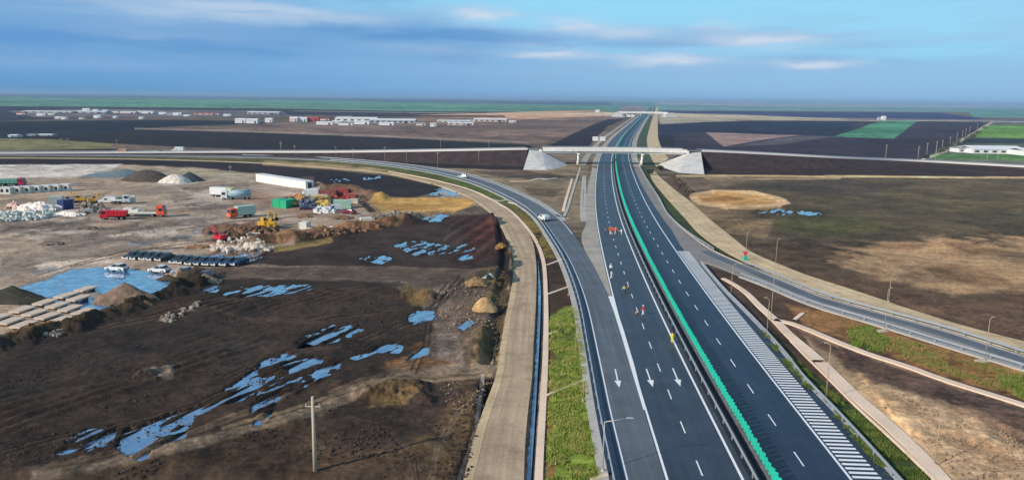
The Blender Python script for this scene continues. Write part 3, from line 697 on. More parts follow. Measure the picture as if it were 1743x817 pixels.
# the gore's near edge: pale wedge that ends in a widening white line
wedge = poly_sheet('gore_marking', W([(1035,506),(1043,506),(1050,530),(1061,562),(1079,622),(1099,700),(1095,700),(1073,626),(1056,568),(1044,530)]), PAINT, Zs+.012)
rp_l = W([(1090,925),(1062.5,830),(1059,812),(1046,757),(1033,703.6),(1022,645),(1012.5,600),(996,520),(977,466),(964,438),(937.5,398),(922,374.5),(896,353),(852,330),(811,312.5),(776,302.5),(725,291.5),(660,282.2),(600,276.2),(500,270.2),(400,267.8),(0,264.6),(-500,262),(-900,262)])
rp_r = W([(1160,925),(1137,820),(1133,805),(1119,757),(1100,703.6),(1080,640),(1066,600),(1043,520),(1021,474),(1008,449),(982,407),(959.5,378),(937.5,360),(880,329.5),(829,309),(780,295.5),(735,288),(665,279.6),(601,273.6),(500,268),(400,265.8),(0,262.8),(-500,260.4),(-900,260.4)])
def smooth(P, k=30):
    P = P.copy()
    for _ in range(k): P[1:-1] = .25*P[:-2]+.5*P[1:-1]+.25*P[2:]
    return P
RL = smooth(spline(rp_l, 260)); RR = smooth(spline(rp_r, 260))
ribbon('left_ramp', RL, RR, A_RAMP, Zs-.01, grow=6, across=4)
ma = MB(); RLu = resample(RL, 3.)
line_mb(mk, RLu, .35, .2, Zs+.0)
RRu = resample(RR, 3.); rru = RRu[(RRu[:, 1] > 190)]
line_mb(mk, rru, -.4, .18, Zs+.0)
# dark outer shoulder and kerb strip left of the ramp
ribbon('ramp_shoulder', offset(RLu, -1.25), offset(RLu, -.01), A_MAIN_R, Zs-.03, grow=5)
ribbon('ramp_kerb_strip', offset(RLu, -2.15), offset(RLu, -1.26), CONC_G, Zs-.06, grow=5)
# upper side of the ramp
RRt = RRu[RRu[:, 1] > G(958, 378).y]
ribbon('ramp_inner_verge', offset(RRt, .02), offset(RRt, 1.2), CONC_G, Zs-.05, grow=4)
# ------------------------------------------------------------------ service road on the left
sv_l = W([(780,930),(803,830),(807,812),(835.8,700),(857,640),(861.5,600),(870.6,540),(879,490),(880.5,440),(866,402),(853.4,378),(831.4,356),(804,338),(770,323),(738,313)])
sv_r = W([(889,930),(891.6,830),(891.8,812),(898.5,700),(906,640),(907.5,600),(911,540),(913,490),(912,440),(903,402),(888,379),(866,357),(838,341),(800,327),(762,314.5)])
SL, SR = smooth(spline(sv_l, 160), 12), smooth(spline(sv_r, 160), 12)
ribbon('service_road_left', SL, SR, DIRT, .10, grow=4, across=4)
ribbon('service_road_berm', offset(resample(SL, 2.5), -.9), offset(resample(SL, 2.5), -.0), SAND, .12, grow=3)
nl = W([(738,313),(700,303.5),(660,295.5),(563,286),(450,278.3),(245,271.5),(0,269),(-600,266)])
NL = resample(spline(nl, 160), 4.)
ribbon('farm_track_left', offset(NL, -1.6), offset(NL, 1.6), SAND, .08, grow=3)
kl = W([(915,930),(916.5,830),(917,812),(923.5,700),(927,640),(928.5,600),(929.5,540),(928.5,490),(924,440),(907.5,402),(888,378),(866,357),(842,343.5),(808,326),(780,317),(742,307.5),(700,299),(660,292)])
KL = resample(smooth(spline(kl, 160), 8), 3.)
ribbon('concrete_ditch_lining', offset(KL, -.38), offset(KL, .38), CONC, .16, grow=4)
def chute(a, b, wd=.45, m=CONC): 
    P = spline(W([a, ((a[0]+b[0])/2, (a[1]+b[1])/2-1.2*0), b]), 8, True); return ribbon('drain_chute', offset(P, -wd/2), offset(P, wd/2), m, .17, grow=3)
for a, b in (((930,452),(964,439.5)), ((931,502),(970,488)), ((931,571),(946,565.5)), ((928,675),(994,648.5)), ((1004,818),(1040,808))): chute(a, b)
chute((840,345), (861,341), .8); chute((845,345), (858,353), .8)
# ------------------------------------------------------------------ right side: paved area, exit ramp and its dirt road
pl = offset(part_of(CL, 160, 400), 8.31)
ra_l = Rr[(Rr[:, 1] > G(1165, 445).y-1) & (Rr[:, 1] < 395)]
ex_r = W([(1180,445.5),(1216.7,429),(1170,397.5),(1143,373),(1118.7,333.9),(1098,300),(1087,281)])
# apron: from the motorway edge to the rail, following the curve
ap_r = spline(W([(1217,429),(1170,397.5),(1143,373),(1118.7,333.9),(1098,302),(1088,284)]), 80, True)
ap_l = spline([Vector(p) for p in W([(1160,446.5)])]+[Vector(p) for p in ra_l[::4]], 80, True)
ribbon('exit_apron', ap_l, ap_r, A_GREY, Zs-.015, grow=4, across=3)
hs_l = offset(CL[(CL[:, 1] > -20) & (CL[:, 1] < G(1165, 446).y)], 7.9)
hr_px = W([(1492,811),(1405,706),(1352,648),(1321,606),(1267.5,545),(1223,498),(1180.6,446)])
hr = spline([hr_px[0]+(hr_px[0]-hr_px[1]).normalized()*60]+hr_px[1:], 80, True)
hl = spline(hs_l[::4], 80, True)
ribbon('hatched_shoulder', hl, hr, A_MAIN_R, Zs-.01, grow=4)
HR = resample(hr, 3.)
ribbon('shoulder_edge_strip', offset(HR, .01), offset(HR, 1.0), A_MAIN_R, Zs-.03, grow=3)
ribbon('shoulder_kerb', offset(HR, 1.02), offset(HR, 1.5), CONC_G, Zs-.02, grow=3)
er_u = W([(1170,397.5),(1217,429),(1268,451),(1329,476),(1375,495.5),(1400,505.7),(1468,525),(1550,547),(1596,559.5),(1743,606),(2100,712),(2600,860)])
er_d = W([(1160,446.5),(1184,447),(1257.7,470),(1321,494),(1360,511),(1395,524),(1468,545.5),(1550,570.5),(1596,585),(1743,629.5),(2100,748),(2600,920)])
EU, ED = smooth(spline(er_u, 200), 8), smooth(spline(er_d, 200), 8)
ribbon('exit_ramp', EU, ED, A_GREY, Zs-.02, grow=4, across=3)
EDu = resample(ED, 3.); EUu = resample(EU, 3.)
eds = EDu[EDu[:, 0] > G(1257, 470).x]
line_mb(mk, eds, -.55, .22, Zs); 
ribbon('exit_ramp_lane', offset(EUu[8:], 1.2), offset(EUu[8:], 3.4), A_RAMP, Zs-.008, grow=1)
line_mb(mk, EUu[EUu[:, 0] > G(1280, 455).x], .6, .16, Zs)
ribbon('exit_ramp_kerb', offset(eds, .02), offset(eds, .75), CONC_G, Zs-.04, grow=3)
dr_l = W([(1105,292),(1109,304),(1133.4,336),(1163,368),(1194.6,402),(1231,427),(1268,447),(1305,463.6),(1329,474),(1400,503.7),(1468,523),(1550,545),(1596,557.5),(1743,603),(2100,706),(2600,852)])
dr_u = W([(1112,289),(1131,309),(1153,327),(1177.5,346),(1207,373),(1243.6,402),(1292.6,436.7),(1341.5,456),(1358,464),(1444,491),(1515,515.5),(1550,527.7),(1645,557),(1743,582),(2100,668),(2600,790)])
DL, DU = smooth(spline(dr_l, 180), 6), smooth(spline(dr_u, 180), 6)
ribbon('service_road_right', DL, DU, SAND, .11, grow=4, across=3)
# pale kerb between apron and green verge
av = resample(spline(W([(1262,451),(1217,430.5),(1170,398.5),(1143,374),(1118.7,334.9),(1098,302),(1088,284),(1080,268)]), 90, True), 3.)
ribbon('apron_kerb', offset(av, .05), offset(av, .5), CONC, Zs, grow=3)
# concrete ditches on the lower right
def ditch(pl_, wd, wd1=None, name='concrete_ditch_lining'):
    P = resample(smooth(spline(W(pl_), 120), 5), 2.5); n = len(P); wv = np.linspace(wd, wd1 or wd, n)
    a = np.array([offset(P, -q/2)[i] for i, q in enumerate(wv)]); b = np.array([offset(P, q/2)[i] for i, q in enumerate(wv)])
    return ribbon(name, a, b, CONC, .15, grow=4)
ditch([(1230.8,474.5),(1250,485),(1267.5,497),(1292,521),(1321,547),(1346,573),(1370,593),(1403,623)], .9, 1.7)
ditch([(1398,618),(1432,652),(1466,684),(1500,713),(1533,743),(1580,790),(1604,817),(1680,905)], 1.7, 1.5)
ditch([(1318,545),(1340,549),(1358,555),(1419,580),(1480,604),(1550,626),(1586,640),(1743,690),(2100,820),(2500,970)], 1.3, 1.1)
ditch([(1352,545),(1362,537),(1368,532)], .6)
kb2 = resample(spline(W([(1345,580),(1376,612),(1410,645),(1460,695),(1520,750),(1590,817),(1660,890)]), 80, True), 3.)
ribbon('ditch_side_kerb', offset(kb2, -.12), offset(kb2, .12), CONC, .2, grow=2)
# thin concrete channels in the island under the bridge
for P in ([(988,285),(980,310),(972,335),(963.6,361),(958,372)], [(974,305),(968,325),(962,345),(958,362)], [(993,300),(991,330),(990,360),(992,379)], [(996,300),(996,330),(995,360),(997,379)], [(866,345),(912,355),(947,367),(975,376)]):
    Q = resample(spline(W(P), 40, True), 3.); ribbon('drain_channel', offset(Q, -.45), offset(Q, .45), CONC_G if P[0][0] > 980 else CONC, .15, grow=3)
Q = spline(W([(868,309),(895,309),(910,306),(918,304)]), 20, True); ribbon('drain_channel', offset(Q, -.6), offset(Q, .6), CONC, .15, grow=3)
Q = spline(W([(917,304),(932,305),(948,303.5)]), 20, True); ribbon('drain_channel', offset(Q, -.9), offset(Q, .9), CONC_G, .16, grow=3)
ribbon('median_shade_strip', offset(CL, -1.6), offset(CL, -.3), road_mat('median_shade', alb((42,48,62)), .8, 1.2, .1), Zs+.008, skirt=.01, flat=False)  # shadow beside the guard rail, painted as a dark ribbon on the asphalt
mk.build('road_markings', PAINT); bpy.data.objects['road_markings']['kind'] = 'structure'
for o in list(bpy.data.objects):
    if o.type == 'MESH' and o.get('kind') == 'structure' and o.name.startswith(('drain_', 'concrete_ditch')): pass
# far highway continuation shoulders beyond the bridge
FC = CL[CL[:, 1] > 395]
ribbon('motorway_far_shoulder_right', offset(FC, 9.2), offset(FC, 13.0), GRAVEL, .1, grow=1)
ribbon('motorway_far_verge_right', offset(FC, 13.0), offset(FC, 21.0), mat('far_verge', alb((62, 80, 56)), .95, noise=.3, nscale=.1), .08, grow=1)
ribbon('motorway_far_track_right', offset(FC, 21.0), offset(FC, 31.0), SAND, .09, grow=1)
ribbon('motorway_far_shoulder_left', offset(FC, -12.5), offset(FC, LE-.3), GRAVEL, .1, grow=1)
ribbon('motorway_far_track_left', offset(FC, -19.), offset(FC, -15.5), GRAVEL, .09, grow=1)
GR1 = mat('island_soil', alb((110, 98, 84)), .95, noise=.3, nscale=.2)
# ------------------------------------------------------------------ standing water
wm = bpy.data.materials.new('puddle_water'); wm.use_nodes = True; t = NT(wm.node_tree); t.n.clear()
g = t.new('ShaderNodeNewGeometry').outputs['Position']
df = t.new('ShaderNodeBsdfDiffuse'); t.set(df, 0, t.mix(t.ramp(t.noise(g, .8, 4, .6), .35, .65), (*alb((70, 124, 186)), 1), (*alb((112, 128, 166)), 1)))  # blue of the reflected sky painted into the diffuse colour
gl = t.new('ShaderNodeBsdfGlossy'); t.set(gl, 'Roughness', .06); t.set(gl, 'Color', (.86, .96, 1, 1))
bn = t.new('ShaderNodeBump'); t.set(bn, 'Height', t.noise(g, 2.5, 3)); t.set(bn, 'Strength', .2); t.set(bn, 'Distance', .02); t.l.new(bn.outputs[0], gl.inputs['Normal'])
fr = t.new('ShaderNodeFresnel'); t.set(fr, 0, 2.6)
gloss_share = t.ramp(t.noise(g, .55, 5, .65), .40, .66, .5, 1.0)  # patchy share of mirror gloss over the painted sky blue
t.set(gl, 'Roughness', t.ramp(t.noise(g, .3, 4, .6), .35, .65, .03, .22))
mx = t.new('ShaderNodeMixShader'); t.set(mx, 0, t.math('MULTIPLY', t.math('MULTIPLY', fr.outputs[0], 1.45, clamp=True), gloss_share)); t.l.new(df.outputs[0], mx.inputs[1]); t.l.new(gl.outputs[0], mx.inputs[2])
t.l.new(mx.outputs[0], t.new('ShaderNodeOutputMaterial').inputs[0])
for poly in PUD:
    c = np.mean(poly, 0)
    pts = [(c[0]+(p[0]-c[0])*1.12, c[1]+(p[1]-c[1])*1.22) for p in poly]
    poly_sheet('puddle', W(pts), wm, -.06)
wd = resample(spline(W([(913,440),(917,490),(915,560),(910,640),(906,700),(899,790),(890,900)]), 60), 3.)
ribbon('ditch_water', offset(wd, -.35), offset(wd, .35), wm, -.3, flat=False, skirt=.05)
# ------------------------------------------------------------------ overpass
M_CONC = mat('bridge_concrete', alb((240, 242, 244)), .8, noise=.06, nscale=.5, dirt=alb((216, 216, 218)))
M_CONCD = mat('bearing_rubber', (.05, .05, .055), .8)
M_PAVE = mat('slope_paving', alb((222, 226, 230)), .85, noise=.1, nscale=.35, dirt=alb((188, 186, 182)))
_t = NT(M_PAVE.node_tree); _b = _t.n['Principled BSDF']; _br = _t.new('ShaderNodeTexBrick', offset=0.); _t.set(_br, 'Scale', .5); _t.set(_br, 'Mortar Size', .012)
_t.set(_br, 'Color1', (1, 1, 1, 1)); _t.set(_br, 'Color2', (.93, .93, .94, 1)); _t.set(_br, 'Mortar', (.55, .55, .55, 1)); _g = _t.new('ShaderNodeNewGeometry'); _mp = _t.new('ShaderNodeSeparateXYZ'); _t.l.new(_g.outputs['Position'], _mp.inputs[0])
_cb = _t.new('ShaderNodeCombineXYZ'); _t.set(_cb, 0, _mp.outputs[0]); _t.set(_cb, 1, _mp.outputs[2]); _t.set(_br, 'Vector', _cb.outputs[0])
_t.set(_b, 'Base Color', _t.mix(1., _b.inputs['Base Color'].links[0].from_socket, _br.outputs[0], 'MULTIPLY'))
M_STEEL = mat('galvanised_steel', (.55, .58, .62), .4, .55, noise=.05, nscale=2)
M_SOILD = mat('embankment_soil', alb((62, 52, 54)), .95, noise=.35, nscale=.25, bump=.6)
M_DARK = mat('dark_steel', (.05, .05, .055), .5, .3)
M_GLASS = mat('window_glass', (.02, .03, .045), .12, spec=.7)
M_TYRE = mat('tyre_rubber', (.015, .015, .016), .85)
M_RIM = mat('wheel_rim', (.35, .36, .38), .4, .7)
M_WHITE = mat('white_paint', (.78, .78, .77), .45, noise=.05, nscale=1.5)
M_LAMP = mat('lamp_lens', (.75, .76, .72), .2)
M_RED = mat('red_lens', (.35, .01, .01), .3)
front = [(-900,268,.5),(0,262,.5),(200,261,.8),(400,260,1.6),(572,260,3.2),(715,258.2,5.2),(820,256.4,6.8),(903,254.6,7.9),(1045,255,8.2),(1190,257.8,7.9),(1290,262.4,6.7),(1400,268.4,5.0),(1570,275.6,1.6),(1743,285,.5),(2600,330,.5)]
OV = spline([G(*p) for p in front], 260, True); OV = smooth(OV, 25)
OVr = resample(OV, 4.)                                          # near edge of the road
def off3(P, d): Q = offset(P, d); return Q
C0 = off3(OVr, -5.0)                                            # centre line (north side is away from the camera)
ribbon('overpass_road', off3(OVr, -.3), off3(OVr, -9.7), A_OVER, None, skirt=.2, flat=False)
xa, xb = G(903, 254.6, 7.9).x, G(1190, 257.8, 7.9).x
def embank(P):
    vs = []; fs = []
    a = off3(P, .5); d = off3(P, -10.5)
    for i in range(len(P)):
        z = max(P[i][2], .05); e = off3(P, .5+1.9*z)[i]; g_ = off3(P, -10.5-1.9*z)[i]
        vs += [(e[0], e[1], -.15), (a[i][0], a[i][1], P[i][2]-.06), (d[i][0], d[i][1], P[i][2]-.06), (g_[0], g_[1], -.15)]
    for i in range(len(P)-1):
        for k in range(3): fs.append((4*i+k, 4*i+k+1, 4*i+5+k, 4*i+4+k))
    fs += [(0, 1, 2, 3), tuple(4*(len(P)-1)+k for k in range(4))]
    b = MB(); b.add(vs, fs); tag(b.build('embankment', M_SOILD), kind='structure')
embank(OVr[OVr[:, 0] < xa+2]); embank(OVr[OVr[:, 0] > xb-2])
def sweep(mb, P, o0, o1, z0, z1):
    a, b = off3(P, o0), off3(P, o1); n = len(P); vs = []
    for i in range(n):
        z = P[i][2]; vs += [(a[i][0], a[i][1], z+z0), (b[i][0], b[i][1], z+z0), (b[i][0], b[i][1], z+z1), (a[i][0], a[i][1], z+z1)]
    fs = [(4*i+k, 4*i+(k+1) % 4, 4*i+4+(k+1) % 4, 4*i+4+k) for i in range(n-1) for k in range(4)]+[(0, 1, 2, 3), tuple(4*(n-1)+k for k in (3, 2, 1, 0))]
    mb.add(vs, fs); return mb
def bridge(P, x_p, xl, xr, label, rb, cone_l, cone_r, fz=(-1.0, .65)):
    """P: near deck edge; x_p: pier positions on it; everything in world coordinates"""
    B = thing('overpass_bridge', (0, 0, 0), 0, label, 'bridge', None)
    D = P[(P[:, 0] > xl-.1) & (P[:, 0] < xr+.1)]
    m = MB(); sweep(m, D, .25, -10.25, -.45, -.08); m.build('deck', M_CONC, B)
    for k in range(5):
        o = -.7-k*2.15; g1 = MB(); sweep(g1, D, o+.3, o-.3, -1.95, -.452); g1.build('girder', M_CONC, B)
    for o, nm in ((.35, 'parapet'), (-10.0, 'parapet')):
        g1 = MB(); sweep(g1, D, o+.1, o-.35, fz[0] if o > 0 else -.078, fz[1]); pp = g1.build(nm, M_CONC, B)
        r = MB(); sweep(r, D, o-.1, o-.2, 1.05, 1.15); sweep(r, D, o-.1, o-.2, .62, .68); r.build('railing', M_STEEL, pp)
    for x in x_p:
        i = int(np.argmin(abs(P[:, 0]-x))); y = P[i][1]+5; z = P[i][2]
        m = MB(); m.box((x, y, z-2.35), (1.5, 11, .8), 0, .1); pr = m.build('pier', M_CONC, B)
        for q in (-3.6, 0, 3.6): c = MB(); c.cyl((x, y+q, -.3), (x, y+q, z-2.76), .55, n=12); c.build('column', M_CONC, pr)
        c = MB(); c.box((x, y, z-1.2), (.35, 10.9, 1.3)); c.build('joint', M_CONCD, B)
    for x, s in ((xl, -1), (xr, 1)):
        i = int(np.argmin(abs(P[:, 0]-x))); y = P[i][1]+5; z = P[i][2]
        m = MB(); m.box((x+s*.2, y, z-1.35), (1.6, 11.4, 2.5), 0, .1); ab = m.build('abutment', M_CONC, B)
        c = MB(); c.box((x-s*.75, y, z-1.3), (.25, 11.0, 1.5)); c.build('joint', M_CONCD, B)
    for pts in (cone_l, cone_r):
        top0, top1, f0, f1, tail = pts     # outer top, inner top, outer foot, inner foot, tail towards the carriageway
        m = MB(); n = 8; vs = [tuple(top0), tuple(top1), tuple(f0), tuple(f1)]
        arc = []
        for k in range(n+1):
            q = k/n; p = f1.lerp(tail, q); mid = 4*q*(1-q); arc.append((p.x-(0), p.y-mid*2.5, p.z))
        fr = [tuple(top0), tuple(f0)]+[arc[0]]+[tuple(top1)]
        m.add(fr, [(0, 1, 2, 3)])
        m.add([tuple(top1)]+arc, [(0, k+1, k+2) for k in range(n)])
        bk = 16
        e = [Vector(tail)+Vector((0, bk, 0)), Vector(top1)+Vector((0, 10.6, 0)), Vector(top0)+Vector((0, 10.6, 0))]
        m.add([tuple(top1), arc[-1], tuple(e[0]), tuple(e[1])], [(0, 1, 2, 3)])
        m.add([tuple(top1), tuple(top0), tuple(e[2]), tuple(e[1])], [(0, 1, 2, 3)])
        m.build('slope_paving', M_PAVE, B)
    return B
XL, XR = G(921, 254.6, 8).x, G(1171, 257.6, 8).x
bridge(OVr, [G(988, 285).x, G(1100.5, 286).x], XL, XR, 'white concrete overpass crossing the motorway nearest the camera, on two rows of round columns', None,
       (G(901, 256, 7.6), G(921, 257, 7.2), G(890.5, 289.3, .05), G(930, 289.8, .05), G(966, 282, .05)),
       (G(1193, 258.5, 7.6), G(1170, 259, 7.2), G(1199, 297, .05), G(1156, 294.5, .05), G(1130, 285.5, .05)))
# second overpass, a mile on
f2 = [(x_, 168+.0125*(x_-871.5)+(34-z_)*1300/D_, z_) for x_, z_, D_ in ((500,.5,1700),(700,.6,1670),(860,1.6,1650),(960,3.6,1642),(1050,7.4,1638),(1095,8,1637),(1140,7.4,1636),(1230,3.6,1634),(1330,1.5,1630),(1500,.6,1640),(1743,.5,1680))]
O2 = resample(smooth(spline([G(*p) for p in f2], 200, True), 12), 12.)
M_SANDE = mat('pale_embankment', alb((190, 180, 164)), .9, noise=.15, nscale=.05)
_sv = M_SOILD; M_SOILD = M_SANDE
x2a, x2b = G(1057, 191.7, 7.8).x, G(1134, 191.8, 7.8).x
embank(O2[O2[:, 0] < x2a+6]); embank(O2[O2[:, 0] > x2b-6]); M_SOILD = _sv
ribbon('far_overpass_road', off3(O2, -.3), off3(O2, -9.7), A_OVER, None, skirt=.2, flat=False)
O2f = resample(O2, 4.)
bridge(O2f, [G(1077, 199).x, G(1100, 199).x, G(1118, 199).x], x2a, x2b, 'small distant second overpass far down the motorway', None,
       (G(1046, 192, 7), G(1057, 192.5, 7), G(1040, 199, .05), G(1060, 200, .05), G(1066, 199, .05)),
       (G(1146, 192, 7), G(1134, 192.5, 7), G(1153, 199.5, .05), G(1134, 200, .05), G(1127, 199, .05)), (-2.4, 1.4))
# ------------------------------------------------------------------ crash barriers
def guard_rail(P, label, z=0., spacing=4., h=.78, m=None, first=None, nmax=100):
    m = m or M_STEEL
    R = resample(P, 2.); g_ = thing('guard_rail', tuple(R[0][:2])+(float(R[0][2]) if z is None else z,), 0, label, 'guard rail', 'steel guard rails along the roads')
    o = np.array([R[0][0], R[0][1], R[0][2] if z is None else z]); Q = R.copy()
    if z is not None: Q[:, 2] = z
    Q = Q-o
    b = MB(); sweep(b, Q, -.03, .05, h-.31, h-.2); sweep(b, Q, -.03, .05, h-.11, h); sweep(b, Q, -.02, .0, h-.2, h-.11); b.build('beam', m, g_)
    T_ = resample(Q, spacing); d = np.hypot(T_[:, 0]+o[0], T_[:, 1]+o[1]); order = np.argsort(d)
    pm = MB(); pm.box((0, 0, (h-.05)/2-.1), (.1, .14, h+.1)); base = None
    for i in order[:nmax]:
        p = T_[i]
        if base is None: base = pm.build('post', m, g_); c = base
        else: c = base.copy(); col.objects.link(c)
        c.location = (p[0], p[1], p[2])
    if len(order) > nmax:
        rest = MB()
        for i in order[nmax:]: p = T_[i]; rest.box((p[0], p[1], p[2]+(h-.05)/2-.1), (.1, .14, h+.1))
        tag(rest.build('far_posts', m, g_), kind='stuff')
    return g_
cl = CL[(CL[:, 1] > 58) & (CL[:, 1] < 1560)]
guard_rail(offset(cl, -1.35), 'long silver guard rail just left of the green glare screen', Zs, 4.)
rs = RLu[(RLu[:, 1] > 60) & (RLu[:, 0] > G(560, 272).x)]
guard_rail(offset(rs, -.95), 'guard rail along the outer left edge of the curving left ramp', Zs-.03)
rs2 = RRu[(RRu[:, 1] > G(955, 376).y) & (RRu[:, 0] > G(400, 266).x)]
guard_rail(offset(rs2, .6), 'guard rail along the upper inner side of the left ramp', Zs-.05)
guard_rail(offset(HR, 1.0), 'pale guard rail beside the hatched shoulder at right', Zs)
ek = offset(resample(spline(W([(1217,429),(1170,397.5),(1143,373),(1118.7,333.9),(1098,302),(1088,284)]), 60, True), 3.), -.35)
guard_rail(ek, 'guard rail on the outer curve of the exit apron below the overpass', Zs-.02)
es = EDu[(EDu[:, 0] > G(1257, 470).x) & (EDu[:, 0] < G(1850, 660).x)]
guard_rail(offset(es, .25), 'bright guard rail on the near side of the exit ramp', Zs-.02)
eu = EUu[(EUu[:, 0] > G(1268, 451).x) & (EUu[:, 0] < G(1850, 640).x)]
guard_rail(offset(eu, .2), 'guard rail on the far side of the exit ramp by the dirt road', Zs-.02)
M_KERBW = mat('kerb_white', alb((228, 230, 234)), .8)
ovs = offset(OVr[(OVr[:, 0] > -420) & (OVr[:, 0] < xa)], -9.9); guard_rail(ovs, 'guard rail on the overpass approach left of the motorway', None, 4.)
ovs = offset(OVr[(OVr[:, 0] > xb) & (OVr[:, 0] < 330)], -9.9); guard_rail(ovs, 'guard rail on the overpass approach right of the motorway', None, 4.)
# bright kerbs of the approaches
for P_ in (OVr[(OVr[:, 0] > -700) & (OVr[:, 0] < xa)], OVr[(OVr[:, 0] > xb) & (OVr[:, 0] < 600)]):
    b = MB(); sweep(b, P_, -.3, .25, -.45, .85); tag(b.build('approach_kerb', M_KERBW), kind='structure')
# green glare screen on the median barrier
M_GREEN = mat('green_plastic', (.015, .44, .32), .5, noise=.14, nscale=1.5)
M_GREEN2 = mat('green_plastic_faded', (.03, .50, .38), .55, noise=.16, nscale=1.5)
M_RUST = mat('median_beam_steel', (.22, .2, .2), .6, .4, noise=.2, nscale=1)
mb_ = thing('median_barrier', (0, 0, Zs), 0, 'median crash barrier topped with a long green glare screen', 'crash barrier')
b = MB(); q0 = cl.copy(); q0[:, 2] = 0
sweep(b, q0, -.3, -.22, .45, .78); sweep(b, q0, .22, .3, .45, .78); sweep(b, q0, -.2, .2, .76, .84); b.build('beam', M_RUST, mb_)
Tn = resample(q0, 1.0); ang = np.arctan2(np.gradient(Tn[:, 1]), np.gradient(Tn[:, 0]))
pn = MB(); pn.box((0, 0, 1.27), (.62, .045, .8), 0); pn.box((0, 0, 1.3), (.05, .1, .9)); pb = None
st = int(np.argmin(abs(Tn[:, 1]-64)))
for i in range(st, st+100):
    if pb is None: pb = pn.build('glare_panel', M_GREEN, mb_); c = pb
    else: c = pb.copy(); col.objects.link(c)
    c.location = tuple(Tn[i]); c.rotation_euler = (random.uniform(-.03, .03), random.uniform(-.05, .05), ang[i]+math.radians(38+random.uniform(-7, 7)))
rest = MB()
for i in list(range(0, st))+list(range(st+100, min(len(Tn), st+700))): rest.box((Tn[i][0], Tn[i][1], 1.33), (.72, .05, .86), ang[i]+math.radians(38))
far = Tn[st+700:]; sweep(rest, far, -.12, .12, .86, 1.84)
tag(rest.build('far_glare_panels', M_GREEN, mb_), kind='stuff')
pp = resample(q0[(q0[:, 1] > 60)], 2.0); pb = None; pm = MB(); pm.box((0, 0, .35), (.12, .5, .9))
for i in range(100):
    if pb is None: pb = pm.build('post', M_RUST, mb_); c = pb
    else: c = pb.copy(); col.objects.link(c)
    c.location = tuple(pp[i])
rest = MB()
for p in pp[100:500]: rest.box((p[0], p[1], .35), (.12, .5, .9))
tag(rest.build('far_posts', M_RUST, mb_), kind='stuff')
# ------------------------------------------------------------------ poles, signs
M_POLE = mat('pole_concrete', alb((198, 186, 172)), .85, noise=.08, nscale=2)
M_GALV = mat('pole_galvanised', (.52, .52, .5), .5, .4)
M_WARM = mat('pole_warm_grey', alb((176, 162, 146)), .8)
def utility_pole(px, py, h, label, wide=.16, arms=1, m=None, group='utility poles across the plain'):
    p = G(px, py); m = m or M_POLE; t_ = thing('utility_pole', p, 0, label, 'utility pole', group); m = M_WARM if m == M_GALV else m
    b = MB(); b.cyl((0, 0, -.2), (0, 0, h), wide, wide*.62, n=10); b.build('shaft', m, t_)
    for k in range(arms):
        b = MB(); b.box((0, 0, h-.95-k*.9), (1.4, .1, .1)); a = b.build('crossarm', M_POLE, t_)
        for s in (-.6, 0, .6):
            c = MB(); z = h-.88-k*.9; c.cyl((s, 0, z), (s, 0, z+.1), .05, .07, 6); c.cyl((s, 0, z+.1), (s, 0, z+.24), .07, .03, 6); c.build('insulator', M_GALV, a)
    return t_
utility_pole(536.5, 802, 7.3, 'tall pale concrete utility pole with crossarm in the brown field, nearest pole', .2)
k_ = 0
def lamp(px, py, h, label, arm=1.6, side=1, plate=False):
    p = G(px, py); t_ = thing('street_lamp', p, 0, label, 'street lamp', 'lamp poles beside the ramps')
    b = MB(); b.cyl((0, 0, -.1), (0, 0, h), .06, .035, 8); b.cyl((0, 0, -.1), (0, 0, .3), .15, .12, 8); b.build('pole', M_GALV if arm > 2 else M_WARM, t_)
    if arm:
        b = MB(); b.cyl((0, 0, h-.05), (side*arm, .15, h+.3), .045, .035, 6); b.build('arm', M_GALV if arm > 2 else M_WARM, t_)
        b = MB(); b.box((side*(arm+.15), .18, h+.31), (.45 if arm < 2 else .7, .2, .08), 0, .05, (.8, .7)); b.build('lamp_head', M_GALV if arm > 2 else M_WARM, t_)
    if plate: b = MB(); b.box((-.5, -.2, -.02), (1.6, 1.1, .3), .3); b.build('footing', CONC_PLAIN, t_)
    return t_
CONC_PLAIN = mat('footing_concrete', alb((196, 190, 178)), .85, noise=.05, nscale=1)
lamp(1026, 803, 5.0, 'near left lamp pole with its arm reaching over the left ramp', 2.2)
lamp(1244, 503, 5.4, 'first lamp pole right of the hatched shoulder top, before the ditch head', .35)
lamp(1312, 545, 8.0, 'tall lamp pole standing in the brown wedge where the ditches fork', .35)
lamp(1305, 573, 5.6, 'lamp pole at the green slope beside the ditch fork', .35, -1)
lamp(1405.5, 681, 6.6, 'lamp pole on the green slope beside the bars of the hatched shoulder', .35, -1)
lamp(1591, 792, 5.2, 'bottom right pole rising over the pale ditch', .35)
lamp(1505, 563, 6.4, 'lamp pole on a square footing on the near side of the exit ramp', .35, 1, True)
lamp(1512.5, 514, 4.6, 'lamp pole on the beige dirt road behind the exit ramp', .35)
lamp(1676, 614, 5.8, 'rightmost lamp pole on a footing beside the exit ramp', .35, 1, True)
lamp(1270, 428, 4.2, 'thin pole standing behind the red and green sign', .35)
lamp(1320, 452, 5.4, 'thin pole at the field edge right of the red and green sign', .35)
lamp(992.5, 683, 2.6, 'short pole in the grass left of the ramp guard rail', 0)
lamp(980, 598, 2.8, 'short pole at the far end of the green grass strip', 0)
lamp(967.5, 503, 2.4, 'short pole beside the second drain chute', 0)
lamp(956, 458, 2.4, 'short pole beside the first drain chute', 0)
